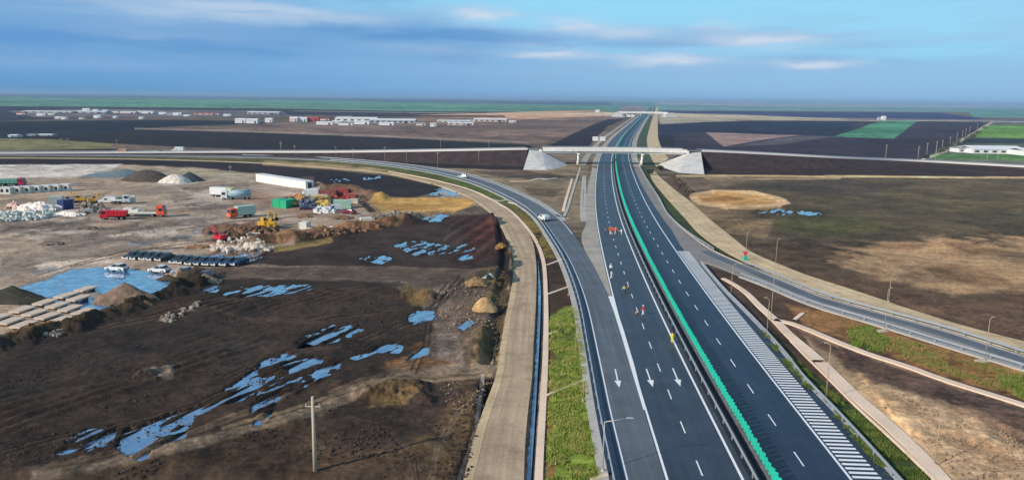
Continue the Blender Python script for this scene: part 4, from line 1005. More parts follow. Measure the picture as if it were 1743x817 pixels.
# masts and poles in the middle distance
far = [(478.5, 266, 8.6, 'T shaped light mast beside the left approach road', 2), (393, 311, 7.0, 'slim pole behind the white and yellow tankers', 1),
       (502, 268, 7, 'faint pole right of the T shaped mast', 1), (572, 272, 7.5, 'pole on the verge where the left ramp starts to bend', 1), (601, 274, 7, 'thin pole above the black field on the left', 1),
       (692, 280, 8, 'pole between the left ramp and the approach embankment', 1), (745, 285, 8, 'pole by the upper edge of the left ramp', 1), (655, 276, 8.4, 'leaning pole against the dark embankment slope', 1),
       (815, 281, 8.0, 'pole at the embankment foot left of the white abutment', 1), (832, 262, 9, 'thin pole behind the left approach road', 1), (750, 258, 8.6, 'thin pole far behind the left approach, over the brown field', 1),
       (105, 254, 7, 'pole in the olive grass at far left', 1), (116, 252, 6.5, 'second faint pole in the olive grass at far left', 1), (200, 256, 7, 'pole at the right end of the olive grass', 1)]
for px, py, h, l, a in far: utility_pole(px, py, h, l, .1, a, M_GALV if a == 1 else M_POLE)
rp = [(1507, 272.5, 9.5, 'pole behind the right approach road'), (1562, 274, 9, 'pole where the diagonal farm road meets the right approach'), (1577, 266, 9, 'second pole along the diagonal farm road'), (1591.5, 276, 12.5, 'tallest pale pole beside the diagonal farm road'),
      (1603, 259, 9, 'third pole on the diagonal farm road, left of the white building'), (1616, 252, 9, 'pole just left of the white shed and its outbuildings'), (1628, 243, 9.5, 'pole left of the dark strip by the diagonal farm road'), (1637, 239, 9.5, 'pole at the left tip of the green field'), (1643, 234, 9.5, 'small pole on the upper diagonal farm road'), (1650, 230, 9.5, 'smaller pole further up the diagonal farm road'), (1663, 222, 9.5, 'faint pole near the top of the diagonal farm road'), (1674, 216, 10, 'faintest pole at the top end of the diagonal farm road'),
      (1680, 272, 7, 'yellowish pole in the green field before the white building'), (1698, 273, 7, 'pale pole in the green field under the white building')]
for px, py, h, l in rp: utility_pole(px, py, h, l, .13, 1)
# sign boards over the shoulder
def board_sign(px, py, h, w_, hh, label, m=None, gap=1.2):
    p = G(px, py); t_ = thing('gantry_sign', p, 0, label, 'road sign', None); s = h/8
    b = MB(); b.cyl((0, 0, -.2), (0, 0, h), .22*s, .16*s, 8); b.build('pole', M_GALV, t_)
    b = MB(); b.box((0, 0, h-hh*.5), (gap+w_*1.2, .2, .25)); b.build('arm', M_GALV, t_)
    for k in (-1, 1):
        b = MB(); b.box((k*(gap/2+w_/2), -.2, h-hh/2), (w_, .14, hh), 0, .1); bd = b.build('board', M_WHITE, t_)
        b = MB()
        for q in (-.25, .25): b.box((k*(gap/2+w_/2), -.06, h-hh/2+q*hh), (w_*.96, .1, .1))
        b.build('rib', M_GALV, bd)
    return t_
board_sign(1019, 252, 8.0, 4.0, 3.0, 'pair of white boards on one pole left of the motorway, just behind the overpass')
board_sign(1073, 205, 9.5, 6.0, 4.0, 'distant pair of white boards below the second overpass')
# warning sign by the exit ramp
p = G(1268, 443); t_ = thing('warning_sign', p, 0, 'red triangular board on a green stand beside the exit ramp', 'warning sign')
M_SRED = mat('sign_red', (.62, .03, .06), .5); M_SGRN = mat('stand_green', (.03, .42, .28), .5)
b = MB(); b.add([(-.6, -.05, 1.9), (.6, -.05, 1.9), (0, -.05, .85), (-.6, .05, 1.9), (.6, .05, 1.9), (0, .05, .85)], [(0, 1, 2), (5, 4, 3), (0, 3, 4, 1), (1, 4, 5, 2), (2, 5, 3, 0)]); b.build('board', M_SRED, t_)
b = MB(); b.box((0, 0, .45), (1.3, .9, .9), .2, .05, (.55, .6)); b.build('stand', M_SGRN, t_)
# ------------------------------------------------------------------ cars
def paint(n, c): return mat('car_paint_'+n, c, .3, .15, spec=.6)
def wheel(par, x, y, r=.33, w_=.22, name='wheel'):
    b = MB(); b.cyl((x, y-w_/2, r), (x, y+w_/2, r), r, n=14); wo = b.build(name, M_TYRE, par)
    s = 1 if y > 0 else -1
    b = MB(); b.cyl((x, y+s*(w_/2-.02), r), (x, y+s*(w_/2+.012), r), r*.62, n=10); b.build('rim', M_RIM, wo)
def make_car(label, pm, kind='hatch', L=4.3, W_=1.8, H=1.48, group=None, cat='car', bumper=None, name='parked_car'):
    t_ = thing(name, (0, 0, 0), 0, label, cat, group); h = L/2
    if kind == 'van': prof = [(-h, .35), (-h, 1.1), (-h+.05, H-.15), (-h+.25, H), (h*.35, H), (h*.62, 1.25), (h*.97, 1.0), (h, .65), (h, .35)]
    else: prof = [(-h, .35), (-h, .8), (-h+.12, .98), (-h*.55, 1.0), (h*.42, .96), (h*.92, .8), (h, .62), (h, .35)]
    b = MB(); b.prism(prof, -W_/2, W_/2, [.05]*2+([.12]*5 if kind == 'van' else [.06]*4)+[.05]*(2 if kind == 'van' else 2)); b.build('body', pm, t_)
    b = MB()
    if kind == 'van':
        b.quad((h*.36, -W_/2+.16, H-.03), (h*.36, W_/2-.16, H-.03), (h*.63, W_/2-.12, 1.27), (h*.63, -W_/2+.12, 1.27)); b.v = [(x+.03, y, z+.02) for x, y, z in b.v]
        b.build('windscreen', M_GLASS, t_)
        for s in (-1, 1):
            b = MB(); b.box((h*.12, s*(W_/2-.095), 1.36), (.9, .05, .46)); b.build('side_window', M_GLASS, t_)
    else:
        z1, z0 = H, .97; xr, xf = (-h*.8, h*.34); tr, tf = (-h*.62, h*.02)
        cab = [(xr, z0), (tr, z1-.04), (tr+.15, z1-.03), (tf-.1, z1-.03), (tf, z1-.05), (xf, z0-.03)]
        b.prism(cab, -W_/2+.1, W_/2-.1, [0, .14, .16, .16, .14, 0]); b.build('window', M_GLASS, t_)
        b = MB(); b.box(((tr+tf)/2, 0, z1-.015), (tf-tr, W_-.42, .05), 0, .1); b.build('roof', pm, t_)
        for s in (-1, 1):
            b = MB(); b.cyl(((xr+xf)/2-.1, s*(W_/2-.13), z0), ((tr+tf)/2-.05, s*(W_/2-.24), z1-.03), .035, n=5); b.build('pillar', pm, t_)
    for x in (-h*.62, h*.62):
        for s in (-1, 1): wheel(t_, x, s*(W_/2-.1))
    for s in (-1, 1):
        b = MB(); b.box((h-.02, s*(W_/2-.3), .7), (.1, .36, .16), 0, .03); b.build('headlight', M_LAMP, t_)
        b = MB(); b.box((-h+.01, s*(W_/2-.28), .82), (.08, .26, .2)); b.build('taillight', M_RED, t_)
    for e in (h, -h): b = MB(); b.box((e, 0, .46), (.14, W_-.1, .22), 0, .05); b.build('bumper', bumper or M_DARK, t_)
    return t_
CW, CS, CB, CN, CG = paint('white', (.75, .75, .74)), paint('silver', (.4, .42, .43)), paint('black', (.015, .017, .022)), paint('navy', (.02, .05, .12)), paint('grey', (.12, .13, .14))
def place(o, px, py, rz, z=0.):
    p = G(px, py, z); o.location = p; o.rotation_euler = (0, 0, math.radians(rz)); return o
pb = CW
cars = ['first', 'second', 'third', 'fourth', 'fifth', 'sixth', 'seventh', 'eighth']
grp = 'cars parked in a row by the yard'
c0 = make_car('', CB, bumper=CW, group=grp); c1 = make_car('', CN, bumper=CW, group=grp); cpb = [c0, c1]; used = [0, 0]
def rowcar(kind, px, py, rz, label):
    if not used[kind]: used[kind] = 1; o = cpb[kind]; o['label'] = label
    else: o = dup(cpb[kind], (0, 0, 0), 0, label)
    place(o, px, py, rz)
for i, (px, py) in enumerate([(226, 440), (240, 441), (254, 441.5), (267, 442.5), (281, 443)]):
    rowcar(0, px, py, 250+(-1)**i*3, 'black parked car, %s in the short left row of dark cars' % cars[i])
for i, (px, py) in enumerate([(305, 447), (318, 448), (331, 449.5), (346, 450), (360, 450.5), (374, 451), (389, 451), (407, 450.5)]):
    rowcar(0 if i < 3 else 1, px, py, 252+(-1)**i*4, '%s parked car, %s from the left in the long right row of cars' % ('black' if i < 3 else 'dark blue', cars[i]))
place(make_car('white parked car with its reflection in the big puddle, leftmost of the white cars', CW), 199, 461, 168)
place(make_car('smaller white parked car between the big puddle and the dark row', CW, L=3.9), 271, 464, 170)
place(make_car('silver parked car right of the two white cars', CS, L=4.1), 311, 467, 172)
place(make_car('dark maroon car half hidden behind the brown bank right of the silver car', paint('maroon', (.08, .02, .025)), L=4.2), 345, 474, 175)
place(make_car('white van driving down the left ramp towards the motorway', CW, 'van', 4.0, 1.75, 1.7, cat='van', name='moving_van'), 925.5, 375.5, 118, Zs)
place(make_car('white car on the far bend of the left ramp', CW, name='moving_car'), 788, 303, 155, Zs)
place(make_car('white box van on the left approach road', CW, 'van', 7.2, 2.3, 2.9, cat='van', name='moving_van'), 303, 258.5, 180, .9)
place(make_car('small silver car on the left approach road, left of the white box van', CS, name='moving_car'), 266, 259, 180, .9)
place(make_car('long pale vehicle furthest left on the approach road', paint('tan', (.5, .3, .2)), 'van', 6.5, 2.2, 2.2, cat='van', name='moving_van'), 207, 260, 180, .8)
place(make_car('dark red car at the right end of the yard junk', paint('crimson', (.22, .01, .04)), L=4.6), 593, 364, 160)
place(make_car('small white car at the yard edge among the crushed stone', CW, L=4.2), 545, 362, 10)
place(make_car('white vehicle right of the small white car in the yard', CW, 'van', 4.6, 1.9, 1.9, cat='van', name='parked_van'), 568, 359, 200)
place(make_car('dark purple car in front of the junk row', paint('purple', (.06, .03, .1)), L=4.6), 524, 358, 15)
place(make_car('white van parked in the yard behind the red truck', CW, 'van', 5.2, 2, 2.1, cat='van', name='parked_van'), 184, 346, 185)
# ------------------------------------------------------------------ trucks
def make_truck(label, cabm, L=9., load='flat', lm=None, cat='truck', H=3.0, group=None):
    t_ = thing('parked_truck', (0, 0, 0), 0, label, cat, group); h = L/2; cx = h-1.1
    b = MB(); b.prism([(cx-1.0, .7), (cx-1.0, H), (cx-.6, H+.12), (cx+.65, H), (cx+1.0, 1.7), (cx+1.05, .6), (cx-1.0, .6)], -1.22, 1.22, [0, .05, .12, .1, 0, 0, 0]); cb = b.build('cab', cabm, t_)
    b = MB(); b.quad((cx+.70, -1.02, H-.22), (cx+.70, 1.02, H-.22), (cx+1.02, 1.1, 1.78), (cx+1.02, -1.1, 1.78)); b.v = [(x+.02, y, z) for x, y, z in b.v]; b.build('windscreen', M_GLASS, cb)
    for s in (-1, 1):
        b = MB(); b.box((cx+.1, s*1.225, 2.15), (1.0, .04, .8)); b.build('side_window', M_GLASS, cb)
        b = MB(); b.box((cx+1.06, s*.85, .95), (.06, .4, .22)); b.build('headlight', M_LAMP, cb)
    b = MB(); b.box((-.2, 0, .85), (L-1.2, .9, .28)); b.build('chassis', M_DARK, t_)
    lm = lm or M_WHITE; l0, l1 = -h, cx-1.15; lc = (l0+l1)/2; ll = l1-l0
    b = MB()
    if load == 'flat': b.box((lc, 0, 1.1), (ll, 2.45, .22))
    elif load == 'box':
        b.box((lc, 0, 2.2), (ll, 2.5, 2.4), 0, .06)
        for q in range(int(ll/1.2)): 
            for s in (-1, 1): b.box((l0+.6+q*1.2, s*1.26, 2.2), (.08, .05, 2.3))
    elif load == 'tank':
        b.cyl((l0, 0, 2.1), (l1, 0, 2.1), 1.15, n=18); b.box((lc, 0, 3.28), (ll*.8, .5, .12)); b.box((lc, 0, 1.12), (ll*.9, 1.6, .2))
    elif load == 'tipper':
        b.prism([(l0, 1.15), (l0-.25, 2.5), (l1, 2.7), (l1, 1.15)], -1.2, 1.2); 
        for q in range(5): 
            for s in (-1, 1): b.box((l0+.4+q*ll/5, s*1.23, 1.9), (.12, .08, 1.3))
    b.build({'flat': 'load_bed', 'box': 'cargo_box', 'tank': 'tank', 'tipper': 'tipper_body'}[load], lm, t_)
    xs = [cx+.1, -h+1.0, -h+2.25]+([cx-2.2] if L > 9 else [])
    for x in xs:
        for s in (-1, 1): wheel(t_, x, s*1.05, .5, .34)
    return t_
C_ORA, C_REDT, C_GRNT = mat('truck_orange', (.75, .11, .03), .4), mat('truck_red', (.62, .015, .03), .4), mat('truck_green', (.10, .30, .24), .5)
C_CREAM, C_YEL, C_TEAL = mat('cream_panel', (.72, .70, .62), .6, noise=.06, nscale=.6), mat('machine_yellow', (.75, .42, .03), .45, noise=.1, nscale=1), mat('pale_blue_tank', (.30, .42, .48), .5)
place(make_truck('long cream flatbed truck with a bright orange red cab in the yard', C_ORA, 13.0, 'flat', C_CREAM, H=3.3), 242, 369, 4)
p = G(236, 367); t_ = thing('cargo_block', (p.x, p.y, 1.22), math.radians(4), 'cream load lying on the bed of the orange cab truck', 'cargo'); b = MB(); b.box((-1.8, 0, .3), (4.2, 2.0, .6), 0, .05); b.box((-2.6, 0, .8), (2.4, 1.9, .4), 0, .05); b.build('slab_stack', C_CREAM, t_)
place(make_truck('bright red truck facing left, behind the long cream flatbed', C_REDT, 6.6, 'tipper', C_REDT, H=2.6), 194, 374, 190)
place(make_truck('orange fronted truck with a pale green box body in the middle of the yard', C_ORA, 7.4, 'box', mat('box_pale_green', (.40, .55, .45), .5), H=2.9), 411, 371, 222)
place(make_truck('green tipper truck with a red cab at the left edge of the yard', mat('cab_crimson', (.4, .01, .06), .4), 9.6, 'tipper', C_GRNT), 20, 317, 5)
place(make_truck('white tanker truck with a pale blue tank, behind the yellow and orange trucks', M_WHITE, 9.4, 'tank', C_TEAL, H=3.), 402, 340, 188)
place(make_truck('white and yellow box truck at the left of the tanker', mat('cab_lemon', (.72, .68, .2), .45), 8.6, 'box', M_WHITE, H=3.2), 380, 336, -14)
place(make_truck('small white truck behind the yellow machines in the yard', M_WHITE, 5.6, 'flat', M_WHITE, H=2.6), 205, 347, 20)
# ------------------------------------------------------------------ machines
def excavator(label, px, py, rz, s=1.0, tracks=True, m=None):
    m = m or C_YEL; t_ = thing('excavator', (0, 0, 0), 0, label, 'excavator', 'yellow earth moving machines')
    for q in (-1, 1):
        b = MB(); b.prism([(-1.9*s, .3*s), (-1.6*s, 0), (1.6*s, 0), (1.9*s, .3*s), (1.9*s, .6*s), (1.6*s, .85*s), (-1.6*s, .85*s), (-1.9*s, .6*s)], (q*1.1-.28)*s, (q*1.1+.28)*s); b.build('track', M_DARK, t_)
    b = MB(); b.box((-.3*s, 0, 1.35*s), (3.0*s, 2.3*s, .9*s), 0, .1*s); b.box((-1.3*s, 0, 1.95*s), (1.2*s, 2.2*s, .5*s), 0, .1*s); b.build('body', m, t_)
    b = MB(); b.box((.6*s, .6*s, 2.35*s), (1.3*s, 1.0*s, 1.2*s), 0, .05, (.85, .9)); cbn = b.build('cab', m, t_)
    b = MB(); b.box((.66*s, .6*s, 2.45*s), (1.34*s, 1.04*s, .7*s), 0, .04, (.9, .92)); b.build('window', M_GLASS, cbn)
    b = MB(); b.cyl((1*s, -.2*s, 1.6*s), (2.6*s, -.2*s, 4.4*s), .2*s, .17*s, 6); b.build('boom', m, t_)
    b = MB(); b.cyl((2.6*s, -.2*s, 4.4*s), (4.5*s, -.2*s, 2.6*s), .17*s, .13*s, 6); b.build('arm', m, t_)
    b = MB(); b.prism([(4.2*s, 2.6*s), (4.9*s, 2.5*s), (4.7*s, 1.6*s), (4.0*s, 1.6*s), (3.8*s, 2.0*s)], -.7*s, .3*s); b.build('bucket', M_DARK, t_)
    return place(t_, px, py, rz)
excavator('left of two yellow excavators parked by the cyan pool', 450, 389, 80, .95)
excavator('right of two yellow excavators parked by the cyan pool', 464, 390, 95, .95)
excavator('small yellow excavator at the left part of the yard, left of its twin', 137, 345, 200, .8)
excavator('small yellow excavator at the left part of the yard, right of its twin', 158, 346, 30, .75)
excavator('red excavator on the brown debris by the white rubble', 374, 411, 150, .8, m=C_REDT)
excavator('yellow excavator half hidden among the green containers', 500, 352, 20, .8)
excavator('orange excavator in the back of the junk row', 553, 348, 160, .75, m=mat('machine_orange', (.65, .25, .05), .5))
# ------------------------------------------------------------------ containers, cabins, slabs
def container(label, px, py, rz, m, L=6.0, z=0., Wd=2.4, H=2.5, group='site containers in the yard', name='shipping_container', door=True):
    t_ = thing(name, (0, 0, 0), 0, label, 'container', group); b = MB(); b.box((0, 0, H/2), (L, Wd, H))
    n = int(L/.5)
    for k in range(n):
        for s in (-1, 1): b.box((-L/2+(k+.5)*L/n, s*(Wd/2+.02), H/2), (.2, .06, H*.88))
    for x in (-L/2, L/2):
        for y in (-Wd/2, Wd/2): b.box((x, y, H/2), (.14, .14, H+.04))
    b.build('shell', m, t_)
    if door:
        for s in (-1, 1): b = MB(); b.box((L/2+.04, s*Wd/4, H/2), (.06, Wd/2-.1, H-.25)); b.build('door', m, t_)
    return place(t_, px, py, rz, z)
GRC, LGC, BLC, GYC = mat('container_green', (.02, .42, .20), .5, noise=.1), mat('container_mint', (.42, .58, .45), .5, noise=.1), mat('container_navy', (.02, .04, .16), .5, noise=.1), mat('container_grey', (.48, .50, .48), .6, noise=.08)
container('left of the two bright green containers behind the trucks', 476, 352, 75, GRC, 4.5)
container('right of the two bright green containers, nearer the junk', 490, 353, 70, GRC, 5)
container('mint green container at the right end of the junk row', 583, 354, 8, LGC, 5.2)
container('big pale grey cabin beside the white sheeting', 97, 352, 15, GYC, 3.6, H=3.2)
container('dark blue container right of the big pale grey cabin', 112, 356, 70, BLC, 3.2, H=2.8)
container('yellow white cabin in the middle of the junk', 540, 346, 15, mat('container_sand', (.6, .5, .25), .6), 4.2)
container('brown rusty container at the back of the junk row', 560, 336, -12, mat('container_rust', (.2, .06, .04), .7, noise=.3), 6)
container('white container behind the junk, below the long white wall', 531, 334, 8, M_WHITE, 4.4)
container('red brown container furthest back at right of the junk', 582, 333, -8, mat('container_brick', (.3, .05, .04), .7, noise=.3), 5.5)
ex = [((.5, .52, .5), 'grey', 168, 356, 25, 2.6, 1.4), ((.75, .75, .7), 'white', 214, 346, 0, 1.4, 1.8), ((.75, .75, .7), 'pale', 227, 345, 10, 1.2, 2.2), ((.05, .2, .1), 'dark green', 207, 342, 5, 3.4, 1.2), ((.6, .3, .1), 'orange', 512, 348, 30, 2.8, 1.5),
      ((.1, .15, .4), 'blue', 533, 346, -20, 2.4, 1.6), ((.7, .7, .65), 'white', 551, 340, 40, 2.4, 1.7), ((.45, .1, .08), 'brick red', 596, 338, 10, 3.6, 1.6), ((.5, .45, .35), 'tan', 604, 346, -15, 2.8, 1.5), ((.75, .74, .7), 'cream', 432, 402, 15, 3.2, .9), ((.75, .74, .7), 'off white', 446, 398, 40, 2.4, .8), ((.35, .4, .42), 'steel grey', 150, 362, 10, 3., 1.0), ((.2, .22, .24), 'charcoal', 120, 346, 20, 2., 1.4)]
wh_ = ['beside the machinery parts', 'standing alone right of the small white truck', 'rightmost upright in the yard row', 'behind the small white truck', 'left end of the junk row', 'in the junk row', 'near the middle of the junk', 'by the brown spoil heap', 'next to the grey spoil heap', 'on the brown debris right of the red excavator', 'on the debris below the yellow excavators', 'in front of the machinery parts', 'behind the dark blue container']
for (c, n, px, py, rz, L, H), wv in zip(ex, wh_): container('small %s storage crate %s' % (n, wv), px, py, rz, mat('crate_'+n.replace(' ', '_'), c, .6, noise=.2), L, 0, L*.6, H, 'storage crates in the yard', 'storage_crate', False)
# white cabins in a line
cab0 = None
for i in range(7):
    px, py = 12+i*16.5, 330-i*.9
    lab = 'white site cabin, number %s from the left in the line of cabins' % ['one', 'two', 'three', 'four', 'five', 'six', 'seven'][i]
    if cab0 is None:
        cab0 = thing('site_cabin', (0, 0, 0), 0, lab, 'cabin', 'white cabins in a line'); b = MB(); b.box((0, 0, 1.1), (3.6, 2.4, 2.2), 0, .05); b.build('wall', C_CREAM, cab0)
        b = MB(); b.box((0, 0, 2.26), (3.8, 2.6, .14)); b.build('roof', M_WHITE, cab0)
        for x in (-.9, .9): b = MB(); b.box((x, -1.21, 1.2), (.9, .05, 1.1)); b.build('window', M_GLASS, cab0)
        o = cab0
    else: o = dup(cab0, (0, 0, 0), 0, lab)
    place(o, px, py, 2)
# long white hall at the back of the yard
a_, b_ = G(439, 309), G(524, 323); d = b_-a_; L = d.length; an = math.atan2(d.y, d.x)
t_ = thing('long_shed', (a_+b_)/2, an, 'long white shed across the back of the yard, end wall with a dark door', 'shed')
b = MB(); b.box((0, .9, 1.5), (L, 3.4, 3.0)); b.build('wall', mat('shed_white', (.8, .78, .76), .6, noise=.05, nscale=.3), t_)
b = MB(); b.prism([(-L/2-.2, 3.0), (-L/2-.2, 3.1), (L/2+.2, 3.1), (L/2+.2, 3.0)], -.95, 2.75); b.build('roof', M_WHITE, t_)
b = MB(); b.box((L/2+.03, .9, 1.25), (.1, 1.5, 2.4)); b.build('door', M_DARK, t_)
for q in range(9): b = MB(); b.box((-L/2+(q+.5)*L/9, -.83, 1.5), (.12, .08, 2.9)); b.build('column', M_WHITE, t_)
# concrete slabs by the puddle
M_SLAB = mat('slab_concrete', alb((214, 200, 188)), .85, noise=.08, nscale=1)
sl0 = None; rows = [(0, 574, 112, 532), (0, 588, 148, 532), (0, 560, 90, 530), (2, 601, 60, 578), (0, 545, 60, 528)]
ords = ['first', 'second', 'third', 'fourth', 'fifth', 'sixth', 'seventh', 'eighth', 'ninth']
a0, a1 = G(10, 578), G(140, 531); dv = (a1-a0).normalized(); nv = Vector((-dv.y, dv.x, 0)); an = math.atan2(dv.y, dv.x)
cnt = 0
for r in range(4):
    for q in range(7):
        o3 = a0+dv*(q*4.5-5+r*1.1)+nv*(r*3.3-1.5)
        qx, qy = project(o3.x, o3.y, .4)
        if qx < -25 or qx > 148 or qy > 566: continue
        lab = 'pale concrete slab beside the big puddle, %s row up from the bank, %s from the left' % (ords[r], ords[q])
        if sl0 is None:
            sl0 = thing('concrete_slab', o3, an, lab, 'slab', 'concrete slabs laid in rows by the puddle'); b = MB(); b.box((0, 0, .62), (3.5, 1.9, .26), 0, .06); b.build('slab', M_SLAB, sl0)
            for x in (-1.1, 1.1): b = MB(); b.box((x, 0, .2), (.3, 1.6, .6)); b.build('bearer', M_DARK, sl0)
        else: dup(sl0, o3, an+random.uniform(-.04, .04), lab)
# white blocks edging the cyan pool
bk0 = None
for i in range(6):
    p = G(528+i*13, 393-i*.9); lab = 'white block, %s from the left along the near edge of the cyan pool' % ords[i]
    if bk0 is None: bk0 = thing('concrete_block', p, 0, lab, 'block', 'white blocks edging the pool'); b = MB(); b.box((0, 0, .35), (1.7, .7, .9), 0, .05); b.build('block', M_WHITE, bk0); b = MB(); b.cyl((0, 0, .8), (0, 0, .95), .06, n=6); b.build('lifting_eye', M_DARK, bk0)
    else: dup(bk0, p, random.uniform(-.4, .6), lab)
container('pale box at the left end of the cyan pool', 519, 389, 80, C_CREAM, 2.6, H=1.8, Wd=2)
container('cream box at the right end of the cyan pool', 623, 383, 20, C_CREAM, 3., H=2.0, Wd=2)
# ------------------------------------------------------------------ heaps
def heap(label, x0, x1, yb, h, m, seed, dep=.55, name='soil_heap', cat='heap', n=44, peak=(.0, .0), rag=.35, z0=-.1, pw=1.):
    c = G((x0+x1)/2, yb); R = (x1-x0)/2*mpp((x0+x1)/2, yb); Ry = R*dep; c = c+Vector((0, Ry, 0))
    g_ = np.linspace(-1, 1, n); A, Bq = np.meshgrid(g_, g_, indexing='ij')
    rr_ = np.hypot(A-peak[0]*(1-np.hypot(A, Bq)), Bq-peak[1]*(1-np.hypot(A, Bq)))
    nz = fbm(A*3+seed*9.1, Bq*3+seed*3.3, 1., 5, seed); n2 = fbm(A*9+seed, Bq*9, 1., 3, seed+5)
    rq = rr_*(1+rag*(nz-.5)*1.6); hh = np.clip(1-rq, 0, 1)**pw if pw == 1 else np.clip(1-rq**2, 0, 1)
    hh = h*(hh*(1-.25*rag)+.0)*(1+rag*.9*(nz-.5))*(1+rag*.5*(n2-.5))+z0*(hh <= 0)
    V = np.stack([c.x+A*R, c.y+Bq*Ry, hh], -1).reshape(-1, 3)-np.array([c.x, c.y, 0])
    idx = np.arange(n*n).reshape(n, n); Q = np.stack([idx[:-1, :-1], idx[1:, :-1], idx[1:, 1:], idx[:-1, 1:]], -1).reshape(-1, 4)
    hv = hh.ravel(); Q = [tuple(q) for q in Q.tolist() if max(hv[q[0]], hv[q[1]], hv[q[2]], hv[q[3]]) > z0+.001]
    b = MB(); b.add(V.tolist(), Q, True); o = b.build(name, m); o.location = (c.x, c.y, 0); tag(o, label, cat); return o
def heapmat(n, c, c2=None): return mat('heap_'+n, alb(c), .95, noise=.3, nscale=.9, dirt=alb(c2) if c2 else None, bump=.8)
heap('long bluish grey gravel ridge at the top left of the yard', 118, 216, 303, 2.4, heapmat('bluegrey', (112, 134, 146)), 3, 1.2, 'gravel_heap', peak=(.3, .2), rag=.2)
heap('flat dark brown gravel heap behind the tankers', 194, 284, 311, 4.6, heapmat('darkgrey', (84, 76, 74)), 4, .6, 'gravel_heap', rag=.18, pw=.8)
heap('white sand heap between the two dark gravel heaps', 262, 318, 313, 3.3, heapmat('whitesand', (222, 218, 214)), 5, .7, 'sand_heap', rag=.2, pw=.8)
heap('narrow dark slate heap right of the white sand', 288, 342, 310, 4.0, heapmat('slate', (62, 72, 84)), 6, .7, 'gravel_heap', rag=.2)
heap('tan and grey soil mound standing in the big puddle', 147, 262, 520, 3.7, heapmat('tansoil', (120, 104, 94), (170, 134, 108)), 7, .5, peak=(-.1, 0), rag=.35)
heap('low dark mound at the left edge of the big puddle', -70, 68, 520, 2.8, heapmat('darkolive', (60, 60, 50)), 8, .5, rag=.4)
heap('smooth sand coloured mound beside the ditch left of the service road', 802, 846, 532, 2.2, heapmat('sandmound', (188, 158, 116)), 9, .8, 'sand_heap', rag=.15, pw=.7)
heap('tan mound at the end of the grey track near the black gap', 789, 832, 489, 1.5, heapmat('tanmound', (146, 122, 88)), 10, 1.0, 'sand_heap', rag=.5, pw=.8)
heap('yellow brown spoil mound between the furrows and the ditch', 842, 864, 424, 1.3, heapmat('ochre', (150, 118, 72)), 11, 1.2, rag=.5, pw=.7)
for i, (x0, x1, yb, h, l) in enumerate([(225, 262, 524, 1.2, 'small brown clod pile right of the puddle mound'), (262, 300, 478, 1.1, 'brown clod pile under the second white car'), (318, 372, 484, 2.0, 'dark olive bank lump under the silver car'), (610, 660, 335, 2.2, 'grey spoil heap at the edge of the black field'), (596, 632, 342, 2.0, 'rounded brown spoil heap right of the junk')]):
    heap(l, x0, x1, yb, h, heapmat('clod%d' % (i % 3), [(98, 82, 64), (78, 66, 56), (134, 122, 106)][i % 3]), 20+i, .6, rag=.5)
for i, (x0, x1, yb, h, c, l) in enumerate([(308, 334, 352, 1.0, (128, 112, 98), 'low brown earth heap left of the orange fronted truck'), (452, 478, 376, .9, (150, 124, 98), 'low tan heap above the yellow excavators'), (120, 160, 392, .9, (110, 100, 92), 'flat dark heap in the open yard below the red truck'),
        (262, 300, 346, 1.0, (170, 158, 146), 'pale heap in the open yard behind the orange cab'), (60, 100, 418, .8, (118, 106, 98), 'flat dark heap at the left front of the yard'), (500, 530, 372, 1.1, (132, 104, 82), 'brown earth heap between the junk row and the cyan pool'), (560, 600, 374, 1.0, (120, 98, 80), 'brown earth heap above the right end of the cyan pool'),
        (310, 350, 424, .8, (140, 112, 90), 'low brown heap behind the long row of cars'), (200, 230, 402, .7, (176, 166, 156), 'small pale heap in the middle of the open yard')]):
    heap(l, x0, x1, yb, h, heapmat('yard%d' % i, c), 90+i, .7, rag=.8, pw=.7)
heap('low sandy bar in the middle of the big blue puddle', 92, 176, 506, .3, heapmat('sandbar', (150, 142, 132)), 130, .4, rag=.8, pw=.7)
# rubble: broken lumps, one mesh per pile
def rubble(label, pts, n, smin, smax, m, seed, name='rubble_pile', cat='rubble', hmax=1.2):
    rg = random.Random(seed); P = [G(*p) for p in pts]; c = sum(P, Vector())/len(P); b = MB(); k = 0
    xs = [p[0] for p in pts]; ys = [p[1] for p in pts]; A = np.array(pts, float)
    while k < n:
        qx, qy = rg.uniform(min(xs), max(xs)), rg.uniform(min(ys), max(ys))
        d = float(sdist(np.array([qx]), np.array([qy]), pts)[0])
        if d < 0: continue
        k += 1; p = G(qx, qy)-c; s = rg.uniform(smin, smax); z = rg.uniform(0, hmax)*min(1, d/4)
        b.box((p.x, p.y, z+s*.3), (s*rg.uniform(.7, 1.6), s*rg.uniform(.5, 1.1), s*rg.uniform(.4, .9)), rg.uniform(0, 3.1), 0, (rg.uniform(.6, 1), rg.uniform(.6, 1)), rg.uniform(-.5, .5))
    o = b.build(name, m); o.location = c; return tag(o, label, cat, kind='stuff' if name in ('soil_lumps', 'stone_scatter') else None)
M_RUBW, M_RUBG, M_RUBB = mat('rubble_white', alb((222, 214, 204)), .85, noise=.2, nscale=.8), mat('rubble_grey', alb((150, 142, 132)), .9, noise=.3, nscale=.8), mat('rubble_brown', alb((120, 94, 74)), .9, noise=.4, nscale=.8)
heap('long pile of white rubble at the front of the yard', 356, 400, 428, 1.6, heapmat('rubblew', (214,206,196), (120,110,100)), 50, .55, 'rubble_pile', 'rubble', n=60, rag=1.1, pw=.6)
heap('shorter white rubble pile, right of the long one', 392, 458, 428, 2.2, heapmat('rubblew', (214,206,196)), 51, .5, 'rubble_pile', 'rubble', n=60, rag=1.2, pw=.6)
